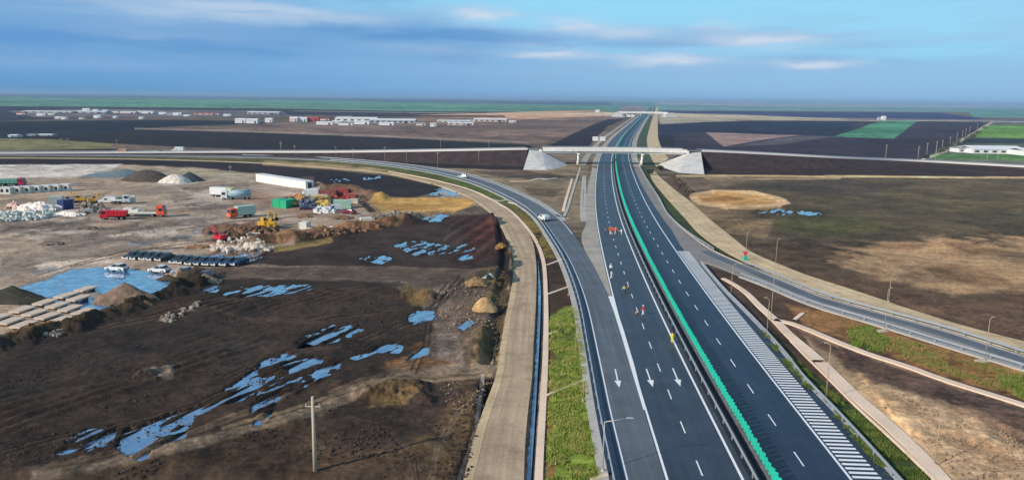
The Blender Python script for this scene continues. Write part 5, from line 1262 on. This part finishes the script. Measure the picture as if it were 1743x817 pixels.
rubble('loose white blocks scattered over the white rubble', [(358,424),(372,412),(440,410),(456,420),(440,428),(364,430)], 60, .35, .9, M_RUBW, 1, hmax=1.5)
heap('large white sheeted heap on the left of the yard', 14, 90, 362, 3.6, heapmat('sheet', (240,236,236)), 52, .55, 'sheeted_pile', 'pile', n=64, rag=1.0, pw=.6)
heap('small pinkish white heap at the left end of the sheeted heap', 4, 34, 356, 2.4, heapmat('pinkish', (226,196,190)), 53, .6, 'sheeted_pile', 'pile', rag=.9, pw=.6)
heap('low white sheeted heap right of the pale cabin', 84, 134, 369, 1.8, heapmat('sheet', (240,236,236)), 54, .5, 'sheeted_pile', 'pile', n=54, rag=1.0, pw=.6)
rubble('long low row of pale pipes and blocks before the white sheeting', [(-8,366),(90,362),(94,370),(60,376),(-8,378)], 120, .6, 1.6, mat('rubble_paleblue', alb((206, 214, 214)), .8, noise=.2), 4, 'pipe_pile', 'pipes', 1.0)
rubble('stony rubble where the dirt track meets the golden bank', [(628,378),(660,366),(712,366),(700,376),(640,384)], 120, .6, 1.6, M_RUBG, 5)
rubble('brown scrap and debris pile left of the yellow excavators', [(366,408),(396,392),(440,388),(500,400),(470,412),(400,410)], 120, .5, 1.6, M_RUBB, 6, 'scrap_pile', 'scrap')
rubble('rust brown debris along the ridge below the cyan pool', [(480,408),(560,396),(640,386),(650,390),(560,404),(490,414)], 120, .5, 1.4, mat('rubble_rust', alb((138, 106, 80)), .9, noise=.4), 7, 'scrap_pile', 'scrap')
rubble('grey machinery parts scattered in front of the white van', [(135,350),(175,350),(180,362),(140,366)], 50, .5, 1.5, M_RUBG, 8, 'scrap_pile', 'scrap')
JC = [((.62, .3, .12), 'orange'), ((.5, .46, .4), 'grey'), ((.35, .06, .05), 'red brown'), ((.6, .45, .12), 'yellow'), ((.1, .12, .2), 'dark blue'), ((.72, .7, .68), 'white'), ((.25, .13, .08), 'rust brown')]
jp = [([(500,336),(514,334),(516,342),(502,344)], 0, 'behind the right green container'), ([(515,330),(545,322),(550,332),(520,338)], 1, 'at the back of the junk row'), ([(548,328),(600,330),(596,340),(552,338)], 2, 'left of the grey spoil heap'),
      ([(536,340),(562,340),(560,352),(540,352)], 3, 'in the middle of the junk row'), ([(508,346),(536,344),(536,354),(512,356)], 4, 'in front of the yellow white cabin'), ([(534,356),(572,356),(570,364),(536,364)], 5, 'by the small white car'), ([(476,342),(500,340),(504,348),(480,350)], 6, 'between the green containers')]
for i, (pts, ci, wh) in enumerate(jp):
    rubble('%s scrap pile %s' % (JC[ci][1], wh), pts, 70, .6, 1.5, mat('scrap_'+JC[ci][1].replace(' ', '_'), JC[ci][0], .7, noise=.3), 30+i, 'scrap_pile', 'scrap', 1.3)
rubble('row of brown lumps at the left edge of the dirt road under the overpass', [(1140,300),(1150,300),(1182,328),(1176,334),(1150,318)], 60, .4, 1.0, mat('lump_dark', alb((84,70,60)), .9, noise=.4, nscale=.8), 40, 'soil_lumps', 'rubble', .8)
rubble('light stones on the dark field near the end of the brown bank', [(270,545),(320,520),(350,515),(330,530),(290,552)], 50, .3, .8, M_RUBG, 41, 'stone_scatter', 'stones', .2)
rubble('pale clods on the bank end at left', [(60,575),(110,560),(112,572),(70,580)], 50, .3, .9, M_RUBG, 42, 'stone_scatter', 'stones', .4)
# tarpaulin tent by the black gap
p = G(829, 474); t_ = thing('culvert_headwall', p, 0, 'pale green headwall of a culvert beside the black gap', 'culvert'); b = MB(); b.add([(-1.2, 0, 0), (1.6, -.5, 0), (.6, 0, 1.1), (-1.0, .6, 0), (1.8, .2, 0), (.8, .5, 1.1)], [(0, 1, 2), (5, 4, 3), (0, 3, 4, 1), (1, 4, 5, 2), (2, 5, 3, 0)]); b.build('headwall', mat('pale_green_concrete', alb((170, 190, 180)), .8), t_)
b = MB(); b.cyl((.3, -1.2, .4), (.3, 2.0, .4), .45, n=12); b.build('pipe', M_DARK, t_)
# ------------------------------------------------------------------ far buildings
def building(x0, x1, yb, ph, label, wall, roof, kind='warehouse', deep=None, ridge=.25, nwin=0, rz=0., cat='warehouse', group='pale buildings of the distant estate'):
    a, b_ = G(x0, yb), G(x1, yb); s = mpp((x0+x1)/2, yb); L = (x1-x0)*s; h = ph*s*1.02; d = deep or max(8, min(L*.5, 30)); c = (a+b_)/2+Vector((0, d/2, 0))
    t_ = thing(kind, c, math.radians(rz), label, cat, group); he = h*(1-ridge)
    b = MB(); b.box((0, 0, he/2-.2), (L, d, he+.4)); b.build('wall', wall, t_)
    b = MB(); b.prism([(-d/2-.4, he), (0, h), (d/2+.4, he), (d/2+.4, he-.25), (0, h-.3), (-d/2-.4, he-.25)], -L/2-.3, L/2+.3)
    b.v = [(y, x, z) for x, y, z in b.v]; b.build('roof', roof, t_)
    for k in range(nwin):
        b = MB(); b.box((-L/2+(k+.5)*L/nwin, -d/2-.03, he*.45), (L/nwin*.5, .12, he*.4)); b.build('window', M_GLASS, t_)
    b = MB(); b.box((L*.3, -d/2-.05, he*.35), (min(4, L*.12), .14, he*.7)); b.build('door', M_DARK, t_)
    return t_
BW, BC, BG_, BR, BB = mat('wall_white', (.80, .80, .80), .7), mat('wall_cream', (.66, .58, .48), .8), mat('wall_grey', (.40, .42, .45), .7), mat('roof_red', (.45, .08, .07), .7), mat('wall_pinkish', (.72, .58, .56), .8)
RW, RG = mat('roof_white', (.82, .83, .85), .6), mat('roof_grey', (.34, .36, .38), .6)
e = [ # x0, x1, base y, pixel height, wall, roof, wins, description
 (28,42,195.5,4,BB,BR,0,'small red roofed house at the far left end of the estate'), (36,120,192.5,3.2,BG_,RW,6,'long thin white roofed hall at the far left of the estate'), (62,76,197.5,4,BW,RW,0,'small white shed, leftmost in the front row of the estate'),
 (80,92,196.5,3,BC,RW,0,'small cream shed in the front row of the estate'), (93,104,202.5,3.5,BW,RW,0,'white hut standing nearest the dark field at far left'), (104,112,203.5,3.6,BW,RW,0,'bright white hut just right of its slightly smaller twin'),
 (140,152,190.5,5.5,BW,RW,0,'tall white gabled hall at the left of the back row'), (122,178,193,3.5,BG_,RW,4,'low wide white hall under the gabled halls'), (158,166,191,4.5,BW,RW,0,'narrow white gabled hall, second in the back row'), (174,182,191.5,4,BG_,RW,0,'grey white gabled hall, third in the back row'),
 (159,170,201.5,5,BW,RW,0,'square white building in front of the back row'), (188,200,193,3,BW,RW,0,'little white hall right of the gabled halls'), (192,198,201.5,3.5,BW,RW,0,'tiny white hut close to the dark field'), (134,142,203,3,BW,RG,0,'grey roofed hut beside the dark field'),
 (204,230,193.5,3.5,BB,RW,3,'pinkish hall in the middle of the back row'), (232,260,193.5,4,BW,RW,4,'bright white long hall in the middle of the estate'), (236,243,203,3.4,BW,RW,0,'lone white hut below the bright long hall'), (270,282,195,3.6,BW,RW,0,'white shed right of the bright long hall'),
 (284,296,196,3.4,BG_,RG,0,'grey shed between two white sheds'), (294,308,196.8,4.4,BW,RW,0,'white shed with a pale front, right of the grey shed'), (312,322,198.5,3,BW,RW,0,'low white shed near the middle of the estate'), (330,372,195.5,3.2,BB,BR,4,'long reddish building left of the long white roof'),
 (380,392,198,3.5,BW,RW,0,'small white shed left of the two rounded sheds'), (420,474,195,4.6,BG_,RW,6,'long hall with a bright white roof in the back row'), (400,417,210,8,BW,RW,0,'left of two rounded white sheds in the front row'), (419,438,210.5,8,BW,RW,0,'right of two rounded white sheds in the front row'),
 (451,463,209,7.5,BW,RW,0,'pointed white shed right of the two rounded sheds'), (493,506,207.5,8,BB,RW,0,'pale pink gabled house left of the red roofed hall'), (505,522,207.5,7.5,BW,RW,2,'white front building left of the red roofed hall'), (520,542,207.5,7.5,BR,BR,3,'deep red hall, the reddest building of the estate'),
 (538,566,212.5,5,BW,RW,4,'low bright white building in front of the red hall'), (541,560,205.5,4,BB,BR,0,'reddish roof behind the low bright building'), (566,582,211,5.5,BC,RW,2,'cream fronted building beside the low bright one'), (570,640,207.5,7.5,BW,RW,6,'large white hall, highest roof of the right part'),
 (576,600,213.5,5,BW,RG,3,'row house like white building in the front row'), (602,628,212,6,BW,RW,3,'white building with a bright roof before the large hall'), (628,706,210,7,BG_,RW,8,'longest pale grey hall with a white roof, right part'), (645,670,213.5,5,BW,RW,3,'cream white building before the longest grey hall'),
 (708,724,214,5,BC,RG,0,'brown walled shed at the right end of the long hall'), (732,742,216,6.5,BW,BC,0,'small peaked pale house right of the brown shed'), (744,800,209,4,BC,RW,6,'long beige farm building in the right group'), (762,806,213.5,5,BC,RW,4,'beige building with a pale roof in the right group'),
 (806,862,207.5,5.2,BC,RW,6,'longest beige building at the right end of the estate'), (866,878,209.5,4,BC,RW,0,'last small beige shed at the right end'), (796,812,207,3,BB,RG,0,'dim pinkish building between the beige ones'),
 (14,20,233.5,4,BW,RW,0,'left white hut of a pair at the far left field edge'), (21,28,233.5,4,BW,RW,0,'right white hut of a pair at the far left field edge'), (46,60,231.5,3,BG_,RG,0,'grey shed near the far left field edge'), (64,88,231.5,3,BG_,RW,3,'pale grey long shed near the far left field edge'),
 (1014,1021,191.5,4,BW,RW,0,'tiny white building on the pale far slope left of the motorway')]
for x0, x1, yb, ph, w_, r_, nw, l in e: building(x0, x1, yb, ph, l, w_, r_, 'warehouse' if x1-x0 > 20 else 'shed', nwin=nw if x1-x0 > 30 else 0, cat='warehouse' if x1-x0 > 20 else 'shed')
fr = 'farm buildings right of the diagonal road'
building(1655, 1745, 262, 12, 'long white building with dark openings right of the diagonal road', BW, RW, 'warehouse', 22, .35, 6, group=fr)
building(1745, 1830, 266, 12, 'continuation of the long white farm range beyond the right edge', BW, RW, 'warehouse', 22, .35, 4, group=fr)
building(1632, 1652, 260, 9.5, 'small white outbuilding at the left end of the long white building', BW, RG, 'shed', 12, .3, 2, cat='shed', group=fr)
building(1652, 1668, 259.5, 7, 'grey open shed between the outbuilding and the white building', BG_, RG, 'shed', 10, .2, 0, cat='shed', group=fr)
building(1502, 1508, 205.5, 7.5, 'narrow white tower on the horizon field above the green trapezoid', BW, RW, 'farm_tower', 8, .2, 0, cat='tower', group=None)
building(1495, 1498, 205.5, 6, 'faint second tower left of the narrow white tower', BG_, RG, 'farm_tower', 6, .2, 0, cat='tower', group=None)
# bare roadside trees and bushes along the diagonal farm road
def bush(px, py, r, h, label, seed, m, name='roadside_bush', trunk=True):
    rg = np.random.default_rng(seed); p = G(px, py); t_ = thing(name, p, 0, label, 'tree' if trunk else 'bush', 'trees along the farm road')
    b = MB(); b.cyl((0, 0, -.1), (0, 0, h*.6), .18, .07, 6)
    for k in range(6):
        a = rg.uniform(0, 6.28); z = h*rg.uniform(.25, .5); b.cyl((0, 0, z), (math.cos(a)*r*.7, math.sin(a)*r*.7, z+h*.35), .07, .02, 5)
    b.build('trunk', mat('bark', (.10, .08, .07), .9), t_)
    b = MB(); n = 260
    d = rg.normal(size=(n, 3)); d /= np.linalg.norm(d, axis=1)[:, None]; rad = rg.uniform(.45, 1, n)**.6
    for k in range(n):
        q = 1+.35*math.sin(d[k, 0]*4+seed)*math.cos(d[k, 1]*5)
        c = Vector((d[k, 0]*r*rad[k]*q, d[k, 1]*r*rad[k]*q, h*.6+d[k, 2]*h*.4*rad[k])); u = Vector(rg.normal(size=3))*.28; v = Vector(rg.normal(size=3))*.28
        b.add([c-u, c+v, c+u], [(0, 1, 2)])
    b.build('crown', m, t_); return t_
LF, LF2 = mat('leaf_dull', (.08, .09, .07), .8, noise=.3), mat('leaf_dark', (.045, .06, .045), .8, noise=.3)
for i, (px, py, r, h, l) in enumerate([(1614, 257, 3.2, 5, 'grey green bush cluster left of the white outbuilding'), (1623, 254, 4.0, 6, 'largest dark bush left of the white outbuilding'), (1634, 251, 3.4, 5, 'dark bush just above the white outbuilding'), (1646, 241, 3.6, 6, 'dark round tree at the tip of the upper green field'), (1656, 236, 3.2, 5, 'bush along the upper farm road beside the green field'),
      (1600, 262, 2.8, 4, 'low bush at the lower end of the farm road'), (1664, 230, 3.4, 5, 'faint bush high on the farm road'), (1676, 222, 3.6, 6, 'faintest bush at the top of the farm road'), (1576, 272, 2.0, 3, 'small bush where the farm road starts')]):
    bush(px, py, r, h, l, 60+i, LF if i % 2 else LF2)
for i, (px, py, r, h, l) in enumerate([(1106, 298, 2.0, 2.8, 'dark bush at the foot of the right bridge pier'), (1124, 290, 1.6, 2.2, 'dark bush left of the right white abutment')]):
    bush(px, py, r, h, l, 80+i, [LF2, LF2, mat('leaf_bright', (.10, .17, .03), .8, noise=.3)][i])
# hedge lines and scattered trees out on the plain
for i, (px, py, r, h, l) in enumerate([(1350, 183, 16, 11, 'lone dark tree clump on the right horizon, left one'), (1502, 178.5, 22, 12, 'lone dark tree clump on the right horizon, middle one'), (1650, 184, 16, 10, 'lone dark tree clump on the right horizon, right one'), (1152, 181, 22, 14, 'dark tree clump beyond the second overpass, nearest the motorway'), (1180, 181, 24, 12, 'dark tree clump beyond the second overpass, farther right'),
      (250, 184, 10, 8, 'dark tree behind the left back row of the estate'), (385, 186, 10, 8, 'dark tree behind the middle of the estate'), (487, 193, 7, 8, 'dark tree at the right end of the long back hall'), (690, 196, 8, 7, 'tree at the right end behind the estate'), (75, 184, 10, 8, 'dark tree behind the far left end of the estate')]):
    bush(px, py, r, h, l, 120+i, LF2, 'field_tree')
# ------------------------------------------------------------------ people at work on the carriageway
SKIN = mat('skin', (.45, .28, .2), .6); HAIRM = mat('hair', (.04, .03, .025), .8)
def skin_body(J, edges, root):
    me = bpy.data.meshes.new('tmp'); me.from_pydata([j[0] for j in J], edges, []); o = bpy.data.objects.new('tmp', me); col.objects.link(o)
    sm = o.modifiers.new('s', 'SKIN'); sm.use_smooth_shade = True
    if not me.skin_vertices: 
        bm = bmesh.new(); bm.from_mesh(me); bm.verts.layers.skin.verify(); bm.to_mesh(me); bm.free()
    for i, j in enumerate(J): v = me.skin_vertices[0].data[i]; v.radius = j[1] if isinstance(j[1], tuple) else (j[1], j[1]); v.use_root = (i == root)
    ss = o.modifiers.new('u', 'SUBSURF'); ss.levels = 1; ss.render_levels = 1
    bpy.context.view_layer.update(); dg = bpy.context.evaluated_depsgraph_get(); r = bpy.data.meshes.new_from_object(o.evaluated_get(dg)); bpy.data.objects.remove(o); return r
def person(px, py, rz, label, top, legs, helmet=None, pose='stand', H=1.62, z=None, group='road workers on the carriageway'):
    p = G(px, py, Zs); t_ = thing('person', p, math.radians(rz), label, 'person', group); k = H/1.76
    stp = .22 if pose == 'walk' else .05; bend = .28 if pose == 'bend' else 0.
    hip, chest, neck, head = (0, 0, .95), (bend*.6, 0, 1.28), (bend, 0, 1.48-bend*.4), (bend*1.2+.01, 0, 1.60-bend*.45)
    J = [(hip, (.15, .11)), ((bend*.3, 0, 1.1), (.13, .1)), (chest, (.17, .11)), ((bend*.9, 0, 1.42-bend*.35), (.12, .08)), (neck, .055), (head, (.085, .1)), ((head[0], 0, head[2]+.11), .08)]
    E_ = [(0, 1), (1, 2), (2, 3), (3, 4), (4, 5), (5, 6)]
    def chain(st, pts):
        a = st
        for q in pts: J.append(q); E_.append((a, len(J)-1)); a = len(J)-1
        return a
    hands = []
    for s in (-1, 1):
        f = stp*s
        chain(0, [((f*.1, s*.1, .86), .095), ((f*.6, s*.11, .5), .065), ((f, s*.11, .12), .045), ((f+.05, s*.115, .05), .045), ((f+.17, s*.12, .04), .035)])
        fw_ = -f*.9 + (.35 if pose == 'bend' else .06); sh = 1.40-bend*.35
        wr = (bend*.8+fw_+.12, s*.25, .86-bend*.2)
        chain(3, [((bend*.9, s*.19, sh-.01), .058), ((bend*.8+fw_*.3, s*.235, sh-.29), .045), (wr, .03), ((wr[0]+.03, wr[1], wr[2]-.08), (.035, .02))]); hands.append((wr, s))
    me = skin_body(J, E_, 0)
    bm = bmesh.new(); bm.from_mesh(me)
    def finger(a, b, r):                                   # one tapered, slightly curled finger
        a, b = Vector(a), Vector(b); m_ = (a+b)/2+Vector((.012, 0, 0)); d = (b-a).normalized(); u = d.orthogonal().normalized(); v = d.cross(u); rings = []
        for c, rr in ((a, r), (m_, r*.9), (b, r*.6)): rings.append([bm.verts.new(c+(u*math.cos(t)+v*math.sin(t))*rr) for t in (0, 1.57, 3.14, 4.71)])
        for q in (0, 1):
            for w_ in range(4): bm.faces.new((rings[q][w_], rings[q][(w_+1) % 4], rings[q+1][(w_+1) % 4], rings[q+1][w_]))
        bm.faces.new(rings[2])
    for (x, y, zz), s in hands:
        for i, L in enumerate((.07, .08, .075, .06)): finger((x+.055-i*.02+.0, y, zz-.09), (x+.05-i*.021, y-.015*s, zz-.10-L), .009)
        finger((x+.05, y, zz-.04), (x+.085, y-.02*s, zz-.10), .01)
    # nose
    hx, hz = head[0]+.085, head[2]+.05
    vs = [bm.verts.new(q) for q in ((hx, -.015, hz-.02), (hx, .015, hz-.02), (hx+.03, 0, hz-.02), (hx, 0, hz+.03))]
    for f in ((0, 1, 2), (0, 2, 3), (1, 3, 2), (0, 3, 1)): bm.faces.new([vs[i] for i in f])
    bm.to_mesh(me); bm.free(); me.transform(Matrix.Scale(k, 4)); me.materials.clear(); me.materials.append(SKIN); me.name = 'body'
    body = newobj('body', me, t_)
    def shell(name, z0, z1, m, g_=.018, xlim=None):
        b2 = bmesh.new(); b2.from_mesh(me); b2.normal_update()
        for v in b2.verts: v.co += v.normal*g_
        ds = [f for f in b2.faces if not (z0*k < f.calc_center_median().z < z1*k) or (xlim and abs(f.calc_center_median().y) > xlim*k)]
        bmesh.ops.delete(b2, geom=ds, context='FACES'); m2 = bpy.data.meshes.new(name); b2.to_mesh(m2); b2.free(); m2.materials.clear(); m2.materials.append(m); newobj(name, m2, t_)
    shell('trousers', .1, .98, legs, xlim=.2); shell('jacket', .93, 1.46-bend*.35, top, .024); shell('boots', -.05, .12, M_DARK, .012)
    b = MB(); c = Vector((head[0], 0, head[2]+.1))*k
    for a, rr in ((0, .115), (.05, .11), (.09, .085), (.115, .04)): pass
    b.cyl((c.x, 0, c.z), (c.x, 0, c.z+.07), .125, .11, 12); b.cyl((c.x, 0, c.z+.07), (c.x, 0, c.z+.12), .11, .05, 12); b.cyl((c.x+.03, 0, c.z-.008), (c.x+.03, 0, c.z+.008), .15, n=12)
    b.build('helmet' if helmet else 'hair', helmet or HAIRM, t_)
    return t_
JO, JY, JR, JW, JD = mat('vest_orange', (.8, .16, .04), .7), mat('vest_yellow', (.75, .72, .06), .7), mat('jacket_red', (.5, .03, .03), .7), mat('cloth_white', (.8, .8, .78), .7), mat('cloth_dark', (.05, .06, .08), .8)
person(1094.5, 536, 200, 'person in a dark red jacket, white helmet and pale trousers on the left carriageway', JR, JW, JW, 'walk')
person(1064, 499, 160, 'person in a yellow vest bending over on the left carriageway', JY, JD, None, 'bend')
person(1144, 584, 80, 'person in a yellow vest beside the double white line', JY, JY, None, 'stand', 1.7)
person(1039.5, 463, 250, 'person in white, farther of two near the gore edge', JW, JD, JW, 'stand', 1.7)
person(1040.5, 474.5, 20, 'person in a pale jacket, nearer of two near the gore edge', mat('cloth_pale', (.5, .55, .6), .8), JW, None, 'walk', 1.7)
person(1030, 398, 0, 'person in a brown coat at the left end of the orange barriers', mat('cloth_brown', (.35, .12, .06), .8), JD, None, 'stand')
person(1039, 399.5, 90, 'person in an orange vest in front of the orange barriers', JO, JW, None, 'stand')
person(1047.5, 399, 180, 'person in an orange vest with white helmet behind the bollards', JO, JW, JW, 'walk')
person(1057.5, 399.5, 200, 'person in a white coat at the right end of the orange barriers', JW, JW, None, 'stand')
p = G(1043, 394.5, Zs); t_ = thing('road_barrier', p, .05, 'orange board barrier across the left carriageway behind the workers', 'road barrier')
for z in (.55, 1.0): b = MB(); b.box((0, 0, z), (2.4, .08, .3)); b.build('board', JO, t_)
for s in (-1.05, 1.05): b = MB(); b.box((s, 0, .55), (.08, .1, 1.1)); b.box((s, 0, .04), (.1, .7, .08)); b.build('leg', M_DARK, t_)
c0 = None
for (px, py, l) in ((1083, 535.5, 'small pale marker standing left of the person in dark red'), (1054, 395.5, 'orange cone right of the board barrier'), (1069, 491, 'little cone beside the bending person')):
    p = G(px, py, Zs)
    if c0 is None:
        c0 = thing('traffic_cone', p, 0, l, 'cone', 'cones on the left carriageway'); b = MB(); b.box((0, 0, .025), (.42, .42, .05)); b.build('base', M_DARK, c0)
        b = MB(); b.cyl((0, 0, .05), (0, 0, .7), .15, .03, 10); b.build('cone', JO, c0); b = MB(); b.cyl((0, 0, .32), (0, 0, .46), .1, .075, 10); b.build('band', JW, c0)
    else: dup(c0, p, 0, l)
# ------------------------------------------------------------------ grass tufts on the verges
def tufts(name, polys, n, m, hmin, hmax, seed, wd=.06):
    rg = np.random.default_rng(seed); V = []; cnt = 0
    for poly, share in polys:
        P = np.array(poly, float); lo, hi = P.min(0), P.max(0); want = int(n*share); acc = []
        while sum(len(a) for a in acc) < want:
            q = rg.uniform(lo, hi, (want*2, 2)); wgt = (q[:, 1]-160)**-1.0; wgt /= wgt.max(); d = sdist(q[:, 0], q[:, 1], poly)
            acc.append(q[(d > 0) & (rg.random(len(q)) < wgt)])
        q = np.concatenate(acc)[:want]; V.append(np.array([tuple(G(a, b_))[:2] for a, b_ in q]))
    C = np.concatenate(V); C = C[fbm(C[:, 0], C[:, 1], 2.2, 3, seed) > .47]; k = len(C); bl = 5
    C = np.repeat(C, bl, 0); N = len(C); a = rg.uniform(0, 6.28, N); h = rg.uniform(hmin, hmax, N); C = C+rg.normal(0, .12, (N, 2))
    dx, dy = np.cos(a), np.sin(a); lx, ly = rg.normal(0, .3, N)*h, rg.normal(0, .3, N)*h; z = np.full(N, -.02)
    v = np.stack([np.stack([C[:, 0]-dx*wd, C[:, 1]-dy*wd, z], 1), np.stack([C[:, 0]+dx*wd, C[:, 1]+dy*wd, z], 1), np.stack([C[:, 0]+lx, C[:, 1]+ly, z+h], 1)], 1).reshape(-1, 3).astype(np.float32)
    me = bpy.data.meshes.new(name); me.vertices.add(len(v)); me.vertices.foreach_set('co', v.ravel()); me.loops.add(len(v)); me.loops.foreach_set('vertex_index', np.arange(len(v), dtype=np.int32))
    me.polygons.add(N); me.polygons.foreach_set('loop_start', (np.arange(N)*3).astype(np.int32)); me.update(); me.validate(); me.materials.append(m); tag(newobj(name, me), kind='stuff')
def gmat(n, c1, c2):
    m = bpy.data.materials.new(n); m.use_nodes = True; t = NT(m.node_tree); b = t.n['Principled BSDF']; g = t.new('ShaderNodeNewGeometry').outputs['Position']
    t.set(b, 'Base Color', t.mix(t.ramp(t.noise(g, .5, 4, .7), .35, .65), (*c1, 1), (*c2, 1))); t.set(b, 'Roughness', .8); t.set(b, 'Specular IOR Level', .2); return m
tufts('verge_grass', [([(936,548),(980,520),(994,600),(1004,720),(1020,817),(932,817),(935,680)], 1.)], 9000, gmat('grass_green', (.22, .32, .04), (.42, .40, .12)), .15, .42, 5)
tufts('slope_grass', [([(1290,562),(1306,566),(1340,598),(1405,660),(1470,716),(1540,780),(1590,830),(1515,817),(1430,725),(1335,622)], 1.)], 7000, gmat('grass_dark', (.07, .12, .025), (.18, .22, .05)), .15, .5, 6)
tufts('dry_grass', [([(1440,556),(1480,552),(1560,585),(1743,640),(1743,676),(1600,632),(1480,590)], .55), ([(860,335),(920,390),(945,440),(925,440),(900,390)], .2), ([(690,485),(740,495),(730,515),(690,510)], .08), ([(640,650),(720,646),(720,685),(640,690)], .17)], 7000, gmat('grass_dry', (.36, .24, .10), (.20, .22, .05)), .12, .4, 7)

# weeds by the upper ditch, clods and stones on the bare ground
tufts('green_weeds', [([(1445,566),(1480,556),(1515,580),(1500,600),(1450,590)], .6), ([(1700,640),(1743,644),(1743,680),(1705,662)], .4)], 1500, gmat('weed_green', (.14, .22, .03), (.26, .28, .07)), .2, .6, 8)
tufts('bank_weeds', [([(20,585),(130,545),(250,500),(330,468),(336,480),(260,512),(140,560),(30,600)], .6), ([(845,480),(866,440),(862,560),(846,640),(836,640)], .4)], 700, gmat('weed_olive', (.24, .19, .10), (.13, .11, .05)), .12, .35, 9)
def clods(name, polys, n, m, smin, smax, seed):
    rg = np.random.default_rng(seed); b = MB()
    for poly, share in polys:
        P = np.array(poly, float); lo, hi = P.min(0), P.max(0); k = 0
        while k < n*share:
            q = rg.uniform(lo, hi, (400, 2)); q = q[sdist(q[:, 0], q[:, 1], poly) > 0]
            for x, y in q:
                p = G(x, y); s = rg.uniform(smin, smax)*(1 if p.y < 110 else 1.5); k += 1
                if vnoise(np.array([p.x/5]), np.array([p.y/5]), 3)[0] < .45: continue
                b.box((p.x, p.y, .12+s*.1), (s*rg.uniform(.7, 1.5), s*rg.uniform(.6, 1.1), s*rg.uniform(.5, .9)), rg.uniform(0, 3), 0, (rg.uniform(.5, .9), rg.uniform(.5, .9)), rg.uniform(-.5, .5))
                if k > n*share: break
    tag(b.build(name, m), kind='stuff')
M_CL1, M_CL2 = mat('clod_dark', alb((66,56,50)), .95, noise=.4, nscale=.5), mat('clod_pale', alb((150,132,112)), .95, noise=.35, nscale=.5)
clods('soil_clods', [([(0,620),(300,520),(560,490),(720,500),(720,600),(420,700),(0,817)], .5), ([(200,800),(620,680),(830,660),(800,817),(180,817)], .5)], 2600, M_CL1, .09, .28, 1)
clods('pale_stones', [([(640,640),(720,646),(840,650),(800,700),(640,700)], .25), ([(740,470),(830,475),(845,600),(760,620)], .25), ([(1440,640),(1743,740),(1743,817),(1640,817)], .25), ([(0,380),(330,330),(360,420),(60,470)], .25)], 1500, M_CL2, .08, .22, 2)
X_, Y_, H_, PX_, PY_ = build_terrain()
# ------------------------------------------------------------------ far ridge and haze
b = MB(); lo, hi = (-22000, -1500, -2.3), (22000, 24000, 75)
b.add([(x, y, z) for z in (-2.3, 75) for y in (-1500, 24000) for x in (-22000, 22000)], [(0, 1, 3, 2), (4, 5, 7, 6), (0, 1, 5, 4), (2, 3, 7, 6), (0, 2, 6, 4), (1, 3, 7, 5)])
hm = bpy.data.materials.new('haze'); hm.use_nodes = True; t = NT(hm.node_tree); t.n.clear()
pv = t.new('ShaderNodeVolumePrincipled'); t.set(pv, 'Color', (.45, .68, .95, 1)); t.set(pv, 'Density', HAZE_D); t.set(pv, 'Anisotropy', .0)
t.l.new(pv.outputs[0], t.new('ShaderNodeOutputMaterial').inputs['Volume'])
o = b.build('haze', hm); tag(o, kind='stuff')
